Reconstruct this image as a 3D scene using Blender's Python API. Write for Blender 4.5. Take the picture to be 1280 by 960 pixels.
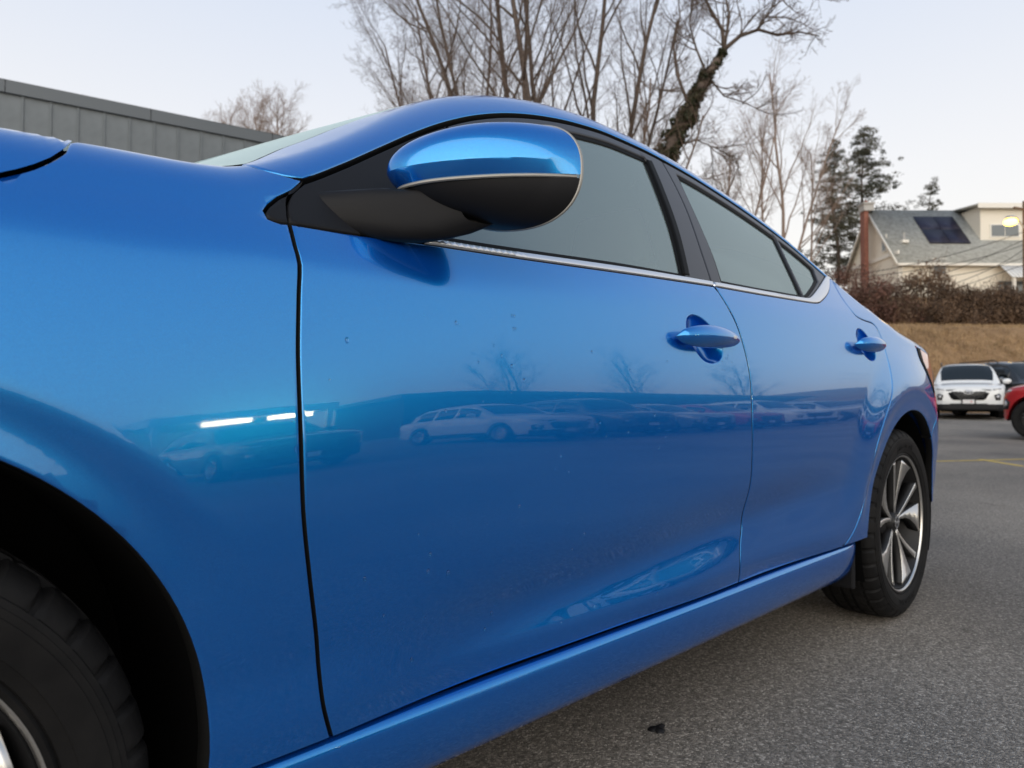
import bpy, bmesh, math, random
import numpy as np
from mathutils import Vector, Matrix
from mathutils.geometry import delaunay_2d_cdt

for o in list(bpy.data.objects): bpy.data.objects.remove(o)
scene = bpy.context.scene
COL = scene.collection
PI = math.pi

# ------------------------------------------------------------------ camera
CAM = np.array([.055, -1.655, .730]); FPX = 887.0; YAW, PITCH, ROLL = .785, .025, .0035
_F = np.array([math.cos(YAW), math.sin(YAW), 0]); _R = np.array([math.sin(YAW), -math.cos(YAW), 0]); _U = np.array([0, 0, 1.])
F3 = _F*math.cos(PITCH)+_U*math.sin(PITCH); U2 = _U*math.cos(PITCH)-_F*math.sin(PITCH)
R3 = _R*math.cos(ROLL)+U2*math.sin(ROLL); U3 = U2*math.cos(ROLL)-_R*math.sin(ROLL)
cd = bpy.data.cameras.new('camera'); cam = bpy.data.objects.new('camera', cd); COL.objects.link(cam)
m4 = Matrix(((R3[0], U3[0], -F3[0], CAM[0]), (R3[1], U3[1], -F3[1], CAM[1]), (R3[2], U3[2], -F3[2], CAM[2]), (0, 0, 0, 1)))
cam.matrix_world = m4
cd.sensor_width = 36; cd.lens = FPX/1280*36; cd.clip_start = .03; cd.clip_end = 3000
cd.dof.use_dof = True; cd.dof.focus_distance = 1.15; cd.dof.aperture_fstop = 6.5
scene.camera = cam

# ------------------------------------------------------------------ sky, sun, exposure
SUN_EL, SUN_AZ = math.radians(11), math.radians(232)
wld = bpy.data.worlds.new("World"); scene.world = wld; wld.use_nodes = True
nt = wld.node_tree; nt.nodes.clear()
sky = nt.nodes.new('ShaderNodeTexSky'); sky.sky_type = 'NISHITA'; sky.sun_disc = False
sky.sun_elevation = SUN_EL; sky.sun_rotation = SUN_AZ
sky.altitude = 50; sky.air_density = 1.0; sky.dust_density = 2.0; sky.ozone_density = 2.0
# thin even dusk haze over the clear sky: pale at the horizon, blue-grey overhead
wtc = nt.nodes.new('ShaderNodeTexCoord'); wsx = nt.nodes.new('ShaderNodeSeparateXYZ'); wcr = nt.nodes.new('ShaderNodeValToRGB'); wmx = nt.nodes.new('ShaderNodeMix'); wmx.data_type = 'RGBA'; wmx.inputs[0].default_value = .90
e = wcr.color_ramp.elements
e[0].position = 0; e[0].color = (8.6, 7.8, 6.7, 1); e[1].position = 1; e[1].color = (2.0, 2.8, 4.2, 1)
for p_, c_ in ((.10, (8.5, 8.05, 7.3)), (.28, (7.5, 7.45, 7.5)), (.48, (6.0, 6.45, 7.35)), (.72, (3.4, 4.2, 5.6))): k = e.new(p_); k.color = (*c_, 1)
nt.links.new(wtc.outputs['Generated'], wsx.inputs[0]); nt.links.new(wsx.outputs[2], wcr.inputs[0])
bg = nt.nodes.new('ShaderNodeBackground'); bg.inputs['Strength'].default_value = .088
wo = nt.nodes.new('ShaderNodeOutputWorld')
nt.links.new(sky.outputs[0], wmx.inputs[6]); nt.links.new(wcr.outputs[0], wmx.inputs[7]); nt.links.new(wmx.outputs[2], bg.inputs[0]); nt.links.new(bg.outputs[0], wo.inputs[0])
sd = bpy.data.lights.new('sun', 'SUN'); sd.energy = 1.7; sd.angle = math.radians(95); sd.color = (1, .92, .80)
sun = bpy.data.objects.new('sun', sd); COL.objects.link(sun)
# Nishita: rotation measured from +Y clockwise
sdir = Vector((math.sin(SUN_AZ)*math.cos(SUN_EL), math.cos(SUN_AZ)*math.cos(SUN_EL), math.sin(SUN_EL)))
sun.rotation_euler = (-sdir).to_track_quat('-Z', 'Y').to_euler()
scene.view_settings.view_transform = 'Standard'; scene.view_settings.look = 'None'
scene.view_settings.gamma = 1; scene.view_settings.use_curve_mapping = False; scene.view_settings.exposure = 0.60

# ------------------------------------------------------------------ helpers
def tag(o, label=None, cat=None, group=None, kind=None):
    if label: o['label'] = label
    if cat: o['category'] = cat
    if group: o['group'] = group
    if kind: o['kind'] = kind
    return o
def empty(name, loc=(0, 0, 0), rz=0):
    o = bpy.data.objects.new(name, None); COL.objects.link(o); o.location = loc; o.rotation_euler = (0, 0, rz); o.empty_display_size = .1
    return o
def mk(name, verts, faces, mat=None, parent=None, smooth=False, normals=None, loc=None, auto=None):
    me = bpy.data.meshes.new(name)
    va = np.asarray(verts, dtype=np.float64).reshape(-1, 3)
    if isinstance(faces, np.ndarray): tot = np.full(len(faces), faces.shape[1], np.int32); idx = faces.ravel().astype(np.int32)
    else: tot = np.fromiter((len(f) for f in faces), np.int32, len(faces)); idx = np.fromiter((i for f in faces for i in f), np.int32, int(tot.sum()))
    me.vertices.add(len(va)); me.vertices.foreach_set('co', va.astype(np.float32).ravel())
    me.loops.add(len(idx)); me.loops.foreach_set('vertex_index', idx)
    me.polygons.add(len(tot)); me.polygons.foreach_set('loop_start', np.concatenate([[0], np.cumsum(tot)[:-1]]).astype(np.int32))
    me.update(calc_edges=True); me.validate()
    return link(name, me, mat, parent, smooth, normals, loc, auto)
def link(name, me, mat=None, parent=None, smooth=False, normals=None, loc=None, auto=None):
    if smooth: me.polygons.foreach_set('use_smooth', [True]*len(me.polygons))
    if normals is not None: me.normals_split_custom_set_from_vertices([tuple(map(float, n)) for n in normals])
    if mat is not None: me.materials.append(mat)
    o = bpy.data.objects.new(name, me); COL.objects.link(o)
    if parent is not None: o.parent = parent
    if loc is not None: o.location = loc
    if auto is not None: me.set_sharp_from_angle(angle=math.radians(auto))
    return o
def frombm(name, bm, mat=None, parent=None, smooth=False, loc=None, auto=None):
    bmesh.ops.recalc_face_normals(bm, faces=bm.faces)
    me = bpy.data.meshes.new(name); bm.to_mesh(me); bm.free()
    return link(name, me, mat, parent, smooth, None, loc, auto)
def copy_tree(o, parent=None):
    c = o.copy(); COL.objects.link(c); c.parent = parent
    for ch in [x for x in bpy.data.objects if x.parent == o]: copy_tree(ch, c)
    return c
def box(bm, a, b, bev=0, mtx=None):
    """box with corners a,b"""
    r = bmesh.ops.create_cube(bm, size=1); vs = r['verts']
    for v in vs:
        v.co = Vector((a[i]+(b[i]-a[i])*(v.co[i]+.5) for i in range(3)))
    if bev:
        es = list({e for v in vs for e in v.link_edges})
        r2 = bmesh.ops.bevel(bm, geom=es, offset=bev, segments=2, profile=.6, affect='EDGES'); vs = list({v for f in r2['faces'] for v in f.verts} | {v for v in vs if v.is_valid})
    if mtx is not None: bmesh.ops.transform(bm, matrix=mtx, verts=[v for v in vs if v.is_valid])
    return vs
def boxo(name, a, b, mat, parent=None, bev=0, rot=None, loc=None):
    bm = bmesh.new(); box(bm, a, b, bev); o = frombm(name, bm, mat, parent, loc=loc)
    if rot: o.rotation_euler = rot
    return o
_CS = {}
def tube_data(pts, rads, sides, V, Fc, cap=True):
    p = np.asarray(pts, float); n = len(p); base = len(V)
    t = p[-1]-p[0]; up = np.array([0.31, 0.17, .93])
    if abs(t@up) > .9*math.sqrt(t@t): up = np.array([1., .1, .05])
    d = np.empty_like(p); d[1:-1] = p[2:]-p[:-2]; d[0] = p[1]-p[0]; d[-1] = p[-1]-p[-2]
    a = d[:, [1, 2, 0]]*up[[2, 0, 1]]-d[:, [2, 0, 1]]*up[[1, 2, 0]]; a /= np.sqrt((a*a).sum(1, keepdims=True))+1e-12
    b = d[:, [1, 2, 0]]*a[:, [2, 0, 1]]-d[:, [2, 0, 1]]*a[:, [1, 2, 0]]; b /= np.sqrt((b*b).sum(1, keepdims=True))+1e-12
    if sides not in _CS: an = 2*PI*np.arange(sides)/sides; _CS[sides] = (np.cos(an)[None, :, None], np.sin(an)[None, :, None])
    c, s = _CS[sides]; r = np.broadcast_to(np.asarray(rads, float), (n,))[:, None, None]
    V.extend((p[:, None]+r*(a[:, None]*c+b[:, None]*s)).reshape(-1, 3).tolist())
    for i in range(n-1):
        o = base+i*sides
        for k in range(sides):
            k2 = k+1 if k+1 < sides else 0
            Fc.append((o+k, o+k2, o+sides+k2, o+sides+k))
    if cap:
        Fc.append(tuple(base+k for k in range(sides))[::-1]); Fc.append(tuple(base+(n-1)*sides+k for k in range(sides)))
def tube(name, pts, rads, mat, parent=None, sides=10, smooth=True, auto=40):
    V, Fc = [], []; tube_data(pts, rads, sides, V, Fc); return mk(name, V, Fc, mat, parent, smooth, auto=auto)
def lathe(name, prof, mat, parent=None, n=64, axis='y', closed=False, mod=None, auto=35):
    """prof: list of (r, y)"""
    V, Fc = [], []; m = len(prof)
    for i in range(n):
        a = 2*PI*i/n
        for j, (r, y) in enumerate(prof):
            rr = mod(i, j, r, y) if mod else r
            V.append((rr*math.cos(a), y, rr*math.sin(a)))
    for i in range(n):
        i2 = (i+1) % n
        for j in range(m-1 if not closed else m):
            j2 = (j+1) % m
            Fc.append((i*m+j, i2*m+j, i2*m+j2, i*m+j2))
    o = mk(name, V, Fc, mat, parent, True, auto=auto)
    return o
def fixn(o):
    bm = bmesh.new(); bm.from_mesh(o.data); bmesh.ops.recalc_face_normals(bm, faces=bm.faces); bm.to_mesh(o.data); bm.free(); return o

# ------------------------------------------------------------------ materials
def mat(name, col=(.5, .5, .5), rough=.5, metal=0, coat=0, coat_rough=.03, ior=1.45, trans=0, emis=None, es=0, alpha=1, sheen=0):
    m = bpy.data.materials.new(name); m.use_nodes = True
    b = m.node_tree.nodes['Principled BSDF']; i = b.inputs
    i['Base Color'].default_value = (*col, 1); i['Roughness'].default_value = rough; i['Metallic'].default_value = metal
    i['Coat Weight'].default_value = coat; i['Coat Roughness'].default_value = coat_rough; i['IOR'].default_value = ior
    i['Transmission Weight'].default_value = trans; i['Alpha'].default_value = alpha
    if emis: i['Emission Color'].default_value = (*emis, 1); i['Emission Strength'].default_value = es
    return m
def nodes(m): return m.node_tree.nodes, m.node_tree.links, m.node_tree.nodes['Principled BSDF']
def noise_col(m, c1, c2, scale=5, detail=6, lo=.35, hi=.65, coord='Object', rough=.6, dist=0):
    N, L, B = nodes(m)
    tc = N.new('ShaderNodeTexCoord'); nz = N.new('ShaderNodeTexNoise'); nz.inputs['Scale'].default_value = scale; nz.inputs['Detail'].default_value = detail; nz.inputs['Roughness'].default_value = rough; nz.inputs['Distortion'].default_value = dist
    cr = N.new('ShaderNodeValToRGB'); cr.color_ramp.elements[0].position = lo; cr.color_ramp.elements[1].position = hi
    cr.color_ramp.elements[0].color = (*c1, 1); cr.color_ramp.elements[1].color = (*c2, 1)
    L.new(tc.outputs[coord], nz.inputs['Vector']); L.new(nz.outputs['Fac'], cr.inputs[0]); L.new(cr.outputs[0], B.inputs['Base Color'])
    return tc, nz, cr
def bump(m, scale, strength, dist=.01, detail=4, coord='Object', tex='noise', vec=None):
    N, L, B = nodes(m)
    tc = N.new('ShaderNodeTexCoord'); t = N.new('ShaderNodeTexNoise' if tex == 'noise' else 'ShaderNodeTexVoronoi')
    t.inputs['Scale'].default_value = scale
    if tex == 'noise': t.inputs['Detail'].default_value = detail
    b = N.new('ShaderNodeBump'); b.inputs['Strength'].default_value = strength; b.inputs['Distance'].default_value = dist
    L.new(tc.outputs[coord], t.inputs['Vector']); L.new(t.outputs[0], b.inputs['Height']); L.new(b.outputs[0], B.inputs['Normal'])
    return b
M = {}
def nospec(*k):
    for q in k: M[q].node_tree.nodes['Principled BSDF'].inputs['Specular IOR Level'].default_value = .12
# metallic car paint with fine flake and a clear coat
# (deep blue pigment layer + azure metal flake layer, both under one clear coat)
p = M['paint'] = mat('blue_metallic_paint', (.001, .054, .345), .6, 0, 1.0, .012)
N, L, B = nodes(p); B.inputs['Specular IOR Level'].default_value = .0
B2 = N.new('ShaderNodeBsdfPrincipled'); B2.inputs['Metallic'].default_value = 1; B2.inputs['Roughness'].default_value = .24; B2.inputs['Coat Weight'].default_value = 1
pm_ = N.new('ShaderNodeMixShader'); pm_.inputs[0].default_value = .47; out_ = N['Material Output']
L.new(B.outputs[0], pm_.inputs[1]); L.new(B2.outputs[0], pm_.inputs[2]); L.new(pm_.outputs[0], out_.inputs[0])
tc = N.new('ShaderNodeTexCoord'); vo = N.new('ShaderNodeTexVoronoi'); vo.inputs['Scale'].default_value = 1400
mx = N.new('ShaderNodeMix'); mx.data_type = 'RGBA'; mx.inputs[6].default_value = (.008, .36, .80, 1); mx.inputs[7].default_value = (.02, .50, 1.0, 1)
L.new(tc.outputs['Object'], vo.inputs['Vector']); L.new(vo.outputs['Color'], mx.inputs[0]); L.new(mx.outputs[2], B2.inputs['Base Color'])
sm = N.new('ShaderNodeTexNoise'); sm.inputs['Scale'].default_value = 7; sm.inputs['Detail'].default_value = 7; sm.inputs['Distortion'].default_value = 1.2; L.new(tc.outputs['Object'], sm.inputs['Vector'])
sr = N.new('ShaderNodeMapRange'); sr.inputs[1].default_value = .52; sr.inputs[2].default_value = .72; sr.inputs[3].default_value = .006; sr.inputs[4].default_value = .05; L.new(sm.outputs[0], sr.inputs[0])
op = N.new('ShaderNodeTexNoise'); op.inputs['Scale'].default_value = 130; op.inputs['Detail'].default_value = 1; L.new(tc.outputs['Object'], op.inputs['Vector'])
ob = N.new('ShaderNodeBump'); ob.inputs['Strength'].default_value = .010; ob.inputs['Distance'].default_value = .0006; L.new(op.outputs[0], ob.inputs['Height'])
for q in (B, B2): q.inputs['Coat IOR'].default_value = 1.62; L.new(sr.outputs[0], q.inputs['Coat Roughness']); L.new(ob.outputs[0], q.inputs['Coat Normal'])
M['plastic'] = mat('matte_black_plastic', (.010, .010, .0115), .5); bump(M['plastic'], 900, .12, .0006)
M['trimgrey'] = mat('satin_black_pillar_trim', (.028, .028, .032), .33)
M['seal'] = mat('black_seal_and_gap_shade', (.006, .006, .006), .55)
M['gap'] = mat('inner_body_and_gap_shade', (.006, .006, .008), .8)
M['liner'] = mat('black_wheel_liner', (.002, .002, .0022), .95)
M['chrome'] = mat('satin_aluminium_trim', (.72, .73, .75), .28, 1)
nospec('seal', 'gap', 'liner'); M['plastic'].node_tree.nodes['Principled BSDF'].inputs['Specular IOR Level'].default_value = .22
M['silvertrim'] = mat('grey_mirror_strip', (.30, .29, .27), .4, .5)
M['rubber'] = mat('tyre_rubber', (.013, .013, .0135), .62); noise_col(M['rubber'], (.005, .005, .0055), (.011, .0105, .0105), 14); bump(M['rubber'], 260, .15, .001)
M['rubber'].node_tree.nodes['Principled BSDF'].inputs['Specular IOR Level'].default_value = .2
M['machined'] = mat('machined_aluminium', (.66, .645, .62), .34, 1)
M['rimdark'] = mat('charcoal_rim_paint', (.009, .009, .010), .55)
M['disc'] = mat('brake_disc_steel', (.03, .028, .027), .6)
M['mirror'] = mat('mirror_glass', (.85, .87, .88), .02, 1)
M['red'] = mat('red_lamp_lens', (.45, .012, .012), .12, 0, 1); M['clearlens'] = mat('clear_lamp_lens', (.55, .56, .58), .1, .2, 1)
M['cloth'] = mat('grey_seat_cloth', (.20, .20, .19), .9); M['dash'] = mat('dark_dashboard', (.02, .02, .022), .6); M['lining'] = mat('pale_headlining', (.72, .70, .66), .9); M['pillarcloth'] = mat('pale_pillar_trim', (.80, .79, .72), .7)
def glass(name, tint, spec_rough=.02, skyveil=.0):
    m = bpy.data.materials.new(name); m.use_nodes = True; N = m.node_tree.nodes; L = m.node_tree.links; N.clear()
    out = N.new('ShaderNodeOutputMaterial'); tr = N.new('ShaderNodeBsdfTransparent'); gl = N.new('ShaderNodeBsdfGlossy'); fr = N.new('ShaderNodeFresnel'); mixs = N.new('ShaderNodeMixShader')
    tr.inputs[0].default_value = (*tint, 1); gl.inputs['Roughness'].default_value = spec_rough; gl.inputs[0].default_value = (.86, .98, .95, 1); fr.inputs[0].default_value = 2.8
    L.new(fr.outputs[0], mixs.inputs[0]); L.new(tr.outputs[0], mixs.inputs[1]); L.new(gl.outputs[0], mixs.inputs[2])
    last = mixs
    if skyveil:
        df = N.new('ShaderNodeBsdfDiffuse'); df.inputs[0].default_value = (.55, .68, .66, 1); m2 = N.new('ShaderNodeMixShader'); m2.inputs[0].default_value = skyveil  # pale diffuse share stands in for sky reflected on the glass
        L.new(mixs.outputs[0], m2.inputs[1]); L.new(df.outputs[0], m2.inputs[2]); last = m2
    L.new(last.outputs[0], out.inputs[0]); return m
M['glass'] = glass('tinted_side_glass', (.66, .76, .74), .02, .14)
M['wglass'] = glass('windscreen_glass', (.60, .70, .67), .02, .55)
M['bgglass'] = mat('dark_car_glass', (.012, .016, .018), .04, 0, .0, ior=1.6)
# ground
a_ = M['asphalt'] = mat('worn_asphalt', (.05, .05, .05), .82)
N, L, B = nodes(a_)
geo = N.new('ShaderNodeNewGeometry')
v1 = N.new('ShaderNodeTexVoronoi'); v1.inputs['Scale'].default_value = 210; v1.inputs['Randomness'].default_value = 1
v2 = N.new('ShaderNodeTexVoronoi'); v2.inputs['Scale'].default_value = 330
n1 = N.new('ShaderNodeTexNoise'); n1.inputs['Scale'].default_value = .55; n1.inputs['Detail'].default_value = 6
n2 = N.new('ShaderNodeTexNoise'); n2.inputs['Scale'].default_value = 60; n2.inputs['Detail'].default_value = 5; n2.inputs['Roughness'].default_value = .7
for n_ in (v1, v2, n1, n2): L.new(geo.outputs['Position'], n_.inputs['Vector'])
r1 = N.new('ShaderNodeValToRGB'); e = r1.color_ramp.elements
e[0].position = .08; e[0].color = (.165, .148, .128, 1); e[1].position = .97; e[1].color = (.50, .455, .40, 1)
k = e.new(.5); k.color = (.245, .220, .190, 1); k = e.new(.82); k.color = (.32, .287, .25, 1)
sepc = N.new('ShaderNodeSeparateColor'); L.new(v1.outputs['Color'], sepc.inputs[0]); L.new(sepc.outputs[0], r1.inputs[0])
r2 = N.new('ShaderNodeValToRGB'); r2.color_ramp.elements[0].position = .3; r2.color_ramp.elements[1].position = .72
r2.color_ramp.elements[0].color = (.62, .62, .63, 1); r2.color_ramp.elements[1].color = (1.2, 1.18, 1.15, 1)
L.new(n1.outputs[0], r2.inputs[0])
r3 = N.new('ShaderNodeValToRGB'); r3.color_ramp.elements[0].position = .36; r3.color_ramp.elements[1].position = .6
r3.color_ramp.elements[0].color = (.45, .45, .45, 1); r3.color_ramp.elements[1].color = (1.1, 1.1, 1.1, 1); L.new(n2.outputs[0], r3.inputs[0])
mu = N.new('ShaderNodeMix'); mu.data_type = 'RGBA'; mu.blend_type = 'MULTIPLY'; mu.inputs[0].default_value = 1
L.new(r1.outputs[0], mu.inputs[6]); L.new(r2.outputs[0], mu.inputs[7])
mu2 = N.new('ShaderNodeMix'); mu2.data_type = 'RGBA'; mu2.blend_type = 'MULTIPLY'; mu2.inputs[0].default_value = .8
L.new(mu.outputs[2], mu2.inputs[6]); L.new(r3.outputs[0], mu2.inputs[7]); n3 = N.new('ShaderNodeTexNoise'); n3.inputs['Scale'].default_value = 2.3; n3.inputs['Detail'].default_value = 4; n3.inputs['Distortion'].default_value = .6; L.new(geo.outputs['Position'], n3.inputs['Vector'])
r4 = N.new('ShaderNodeValToRGB'); r4.color_ramp.elements[0].position = .26; r4.color_ramp.elements[1].position = .36; r4.color_ramp.elements[0].color = (.45, .44, .43, 1); r4.color_ramp.elements[1].color = (1, 1, 1, 1); L.new(n3.outputs[0], r4.inputs[0])
mu3 = N.new('ShaderNodeMix'); mu3.data_type = 'RGBA'; mu3.blend_type = 'MULTIPLY'; mu3.inputs[0].default_value = .7
L.new(mu2.outputs[2], mu3.inputs[6]); L.new(r4.outputs[0], mu3.inputs[7]); L.new(mu3.outputs[2], B.inputs['Base Color'])
bp = N.new('ShaderNodeBump'); bp.inputs['Strength'].default_value = .7; bp.inputs['Distance'].default_value = .004
ad = N.new('ShaderNodeMath'); ad.operation = 'ADD'; L.new(v1.outputs['Distance'], ad.inputs[0]); L.new(v2.outputs['Distance'], ad.inputs[1])
sb = N.new('ShaderNodeMath'); sb.operation = 'SUBTRACT'; sb.inputs[0].default_value = 1; L.new(ad.outputs[0], sb.inputs[1]); L.new(sb.outputs[0], bp.inputs['Height']); L.new(bp.outputs[0], B.inputs['Normal'])
M['yellow'] = mat('faded_yellow_paint', (.55, .38, .06), .7); noise_col(M['yellow'], (.30, .23, .08), (.62, .43, .07), 9, 8, .3, .5)
M['grassd'] = mat('dry_winter_grass', (.2, .14, .07), .95)
noise_col(M['grassd'], (.24, .14, .065), (.47, .295, .15), 1.3, 10, .36, .64, rough=.72); bump(M['grassd'], 9, .9, .25, 8)
M['straw'] = mat('dry_grass_blade', (.30, .20, .10), .9); noise_col(M['straw'], (.22, .145, .075), (.48, .33, .18), .8, 6)
M['bark'] = mat('grey_brown_bark', (.10, .075, .058), .9); noise_col(M['bark'], (.060, .046, .038), (.15, .112, .09), 6)
M['twig'] = mat('brown_twig', (.135, .095, .073), .9)
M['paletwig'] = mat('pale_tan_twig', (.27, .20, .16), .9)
M['ivy'] = mat('ivy_leaf', (.035, .045, .015), .6); noise_col(M['ivy'], (.018, .022, .009), (.055, .055, .022), 3)
M['needle'] = mat('conifer_needles', (.03, .04, .022), .7); noise_col(M['needle'], (.03, .036, .02), (.10, .09, .05), .9)
M['hedge'] = mat('brown_shrub_leaf', (.07, .045, .03), .8); noise_col(M['hedge'], (.08, .052, .034), (.22, .135, .08), .7)
M['hedge2'] = mat('russet_shrub_leaf', (.08, .05, .03), .8); noise_col(M['hedge2'], (.085, .045, .033), (.20, .10, .075), .9)
M['siding'] = mat('cream_clapboard', (.82, .77, .66), .6); M['siding2'] = mat('pale_cream_trim', (.80, .77, .70), .6)
N, L, B = nodes(M['siding'])
tc = N.new('ShaderNodeTexCoord'); wv = N.new('ShaderNodeTexWave'); wv.bands_direction = 'Z'; wv.wave_profile = 'SAW'; wv.inputs['Scale'].default_value = 1.5
b_ = N.new('ShaderNodeBump'); b_.inputs['Strength'].default_value = .8; b_.inputs['Distance'].default_value = .03; L.new(tc.outputs['Object'], wv.inputs['Vector']); L.new(wv.outputs[1], b_.inputs['Height']); L.new(b_.outputs[0], B.inputs['Normal'])
M['shingle'] = mat('grey_green_shingle', (.22, .23, .20), .9); noise_col(M['shingle'], (.27, .27, .24), (.42, .415, .375), 4, 8); bump(M['shingle'], 30, .4, .02)
M['brick'] = mat('red_brick', (.32, .12, .085), .85); noise_col(M['brick'], (.19, .072, .052), (.32, .14, .10), 10)
M['cement'] = mat('grey_cement', (.45, .44, .42), .9)
M['solar'] = mat('solar_cell', (.016, .015, .035), .45)
M['pane'] = mat('house_window_pane', (.10, .12, .13), .06, 0, 0, ior=1.6)
M['awn'] = mat('white_aluminium_awning', (.7, .7, .68), .5)
M['bmetal'] = mat('grey_metal_cladding', (.075, .083, .090), .5, .25); noise_col(M['bmetal'], (.130, .147, .158), (.158, .177, .190), 2)
M['bfascia'] = mat('dark_grey_fascia', (.108, .122, .134), .45, .2)
M['pole'] = mat('weathered_pole_wood', (.17, .11, .07), .9)
M['wire'] = mat('black_cable', (.015, .014, .013), .7)
M['lampglow'] = mat('sodium_lamp_glow', (.9, .6, .2), .5, emis=(1, .55, .06), es=9)
M['tubeglow'] = mat('canopy_lamp_glow', (.9, .8, .6), .5, emis=(1, .86, .55), es=16)
M['winglow'] = mat('lit_office_window', (.7, .75, .8), .3, emis=(.80, .90, 1.0), es=.8)
M['wpaint'] = mat('white_car_paint', (.75, .76, .76), .35, 0, 1, .02)
M['kpaint'] = mat('black_car_paint', (.010, .011, .011), .35, 0, 1, .02)
M['rpaint'] = mat('red_car_paint', (.42, .008, .014), .35, .25, 1, .02)
M['spaint'] = mat('silver_car_paint', (.42, .44, .46), .35, .6, 1, .02)
M['gpaint'] = mat('grey_car_paint', (.11, .12, .13), .35, .5, 1, .02)
M['bglight'] = mat('headlamp_lens', (.5, .5, .52), .08, .3, 1); M['grille'] = mat('black_grille', (.012, .012, .013), .35)
M['plate'] = mat('white_plate', (.7, .68, .68), .5); M['platered'] = mat('red_print', (.5, .04, .05), .5)
M['water'] = mat('water_drop', (1, 1, 1), .0, ior=1.33, trans=1)
M['darkwall'] = mat('dark_brick_wall', (.055, .050, .048), .8); M['canopy'] = mat('white_canopy_panel', (.6, .6, .62), .5)
# ------------------------------------------------------------------ body surface of the blue car: half width and height of each station
def pch(xs,ys):
    xs=np.array(xs,float); ys=np.array(ys,float); h=np.diff(xs); d=np.diff(ys)/h
    m=np.zeros(len(xs)); m[0]=d[0]; m[-1]=d[-1]
    for i in range(1,len(xs)-1):
        m[i]=0 if d[i-1]*d[i]<=0 else (h[i-1]+h[i])/( (h[i])/d[i-1]+(h[i-1])/d[i])
    def f(x):
        x=np.clip(np.asarray(x,float),xs[0],xs[-1]); i=np.clip(np.searchsorted(xs,x)-1,0,len(h)-1)
        t=(x-xs[i])/h[i]; t2=t*t; t3=t2*t
        return (2*t3-3*t2+1)*ys[i]+(t3-2*t2+t)*h[i]*m[i]+(3*t2-2*t3)*ys[i+1]+(t3-t2)*h[i]*m[i+1]
    return f
def sst(a,b,x):
    t=np.clip((x-a)/(b-a),0,1); return t*t*(3-2*t)
def sst5(a,b,x):
    t=np.clip((x-a)/(b-a),0,1); return t*t*t*(10-15*t+6*t*t)
def sp(d,k):            # smooth positive part
    return 0.5*(d+np.sqrt(d*d+4*k*k))
plan=pch([-.98,-.92,-.85,-.7,-.5,-.25,0,.5,1.3,2.2,2.75,3.0,3.2,3.4,3.6,3.7],[.30,.56,.70,.80,.865,.896,.905,.904,.906,.905,.906,.899,.862,.79,.66,.50])
zcr=pch([.3,.526,.748,1.047,1.58,2.165,2.7],[.335,.342,.378,.409,.455,.483,.49])
zbf=pch([-.9,.3,.438,.669,.948,1.45,2.011,2.3,2.7,3.7],[.945,.945,.952,.952,.961,.989,1.005,1.015,1.02,1.02])
def S(x,z):
    zc=zcr(x); zs=zbf(x)-.054
    ze=z+sp(np.maximum(zc,.42)-z,.006)
    w=plan(x)-(ze-(.67-.085*(1-sst(.05,.80,x))))**2/2.9
    m=sst(.48,.88,x)*(1-.92*sst(1.80,2.32,x))
    b=sp(zc-z,.0035); fl=sp(.357-z,.004)
    w=w+m*((.085-.03*sst(1.35,1.75,x))*b-.020*np.exp(-(np.maximum(z-zc,0)/.070)**2)+(.011-.008*sst(1.35,1.75,x))*sst(.0,.09,zc-z))-(.26*m+.10)*fl
    a=.30-.24*sst(.55,1.25,x)
    d=sp(z-zs,.005); w=w-a*d-d*d/.60
    rf=np.hypot(x,z-.335); w=w-.0062*(1-sst5(.400,.460,rf))*sst(.36,.60,z+.25*np.clip(-x,0,1))
    rr=np.hypot(x-2.718,z-.335); w=w+(.013*(1-sst(.43,.60,rr))-.007*(1-sst5(.395,.452,rr)))*sst(.33,.5,z)
    w=w+.012*np.exp(-((x-2.72)/.40)**2-((z-.80)/.15)**2)
    return w
def G(x,z):
    zb=zbf(x); wb=S(x,zb); d=z-zb
    k1=.50+.08*((x-1.4)/.9)**2
    return wb-k1*d-.22*d*d
def W(x,z):
    return np.where(z<zbf(x),S(x,np.minimum(z,zbf(x))),G(x,np.maximum(z,zbf(x))))
# top of the side surface, then a rolled shoulder of radius RR, then a crown to the centre line
zT=pch([-.98,-.85,-.5,-.2,.1,.30,.42,.515,.582,.671,.753,.842,.939,1.042,1.149,1.261,1.384,1.508,1.677,1.853,2.0,2.16,2.30,2.45,2.6,2.75,2.95,3.2,3.45,3.6,3.7],
       [.70,.78,.890,.930,.957,.970,.980,1.021,1.06,1.116,1.167,1.217,1.263,1.301,1.329,1.349,1.360,1.358,1.342,1.310,1.272,1.213,1.13,1.045,.98,.94,.915,.885,.84,.80,.75])
RR=pch([-.98,-.5,.2,.42,.6,.9,1.2,1.6,2.0,2.3,2.5,2.8,3.3,3.7],[.10,.11,.12,.10,.10,.15,.165,.165,.155,.13,.085,.07,.06,.05])
zr=pch([-.98,-.85,-.6,-.3,0,.2,.35,.54,.75,.95,1.15,1.4,1.6,1.9,2.3,2.6,2.8,2.95,3.15,3.4,3.6,3.7],
       [.74,.83,.90,.942,.972,1.003,1.072,1.175,1.285,1.37,1.422,1.447,1.447,1.432,1.36,1.22,1.10,1.02,.995,.98,.95,.88])
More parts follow.
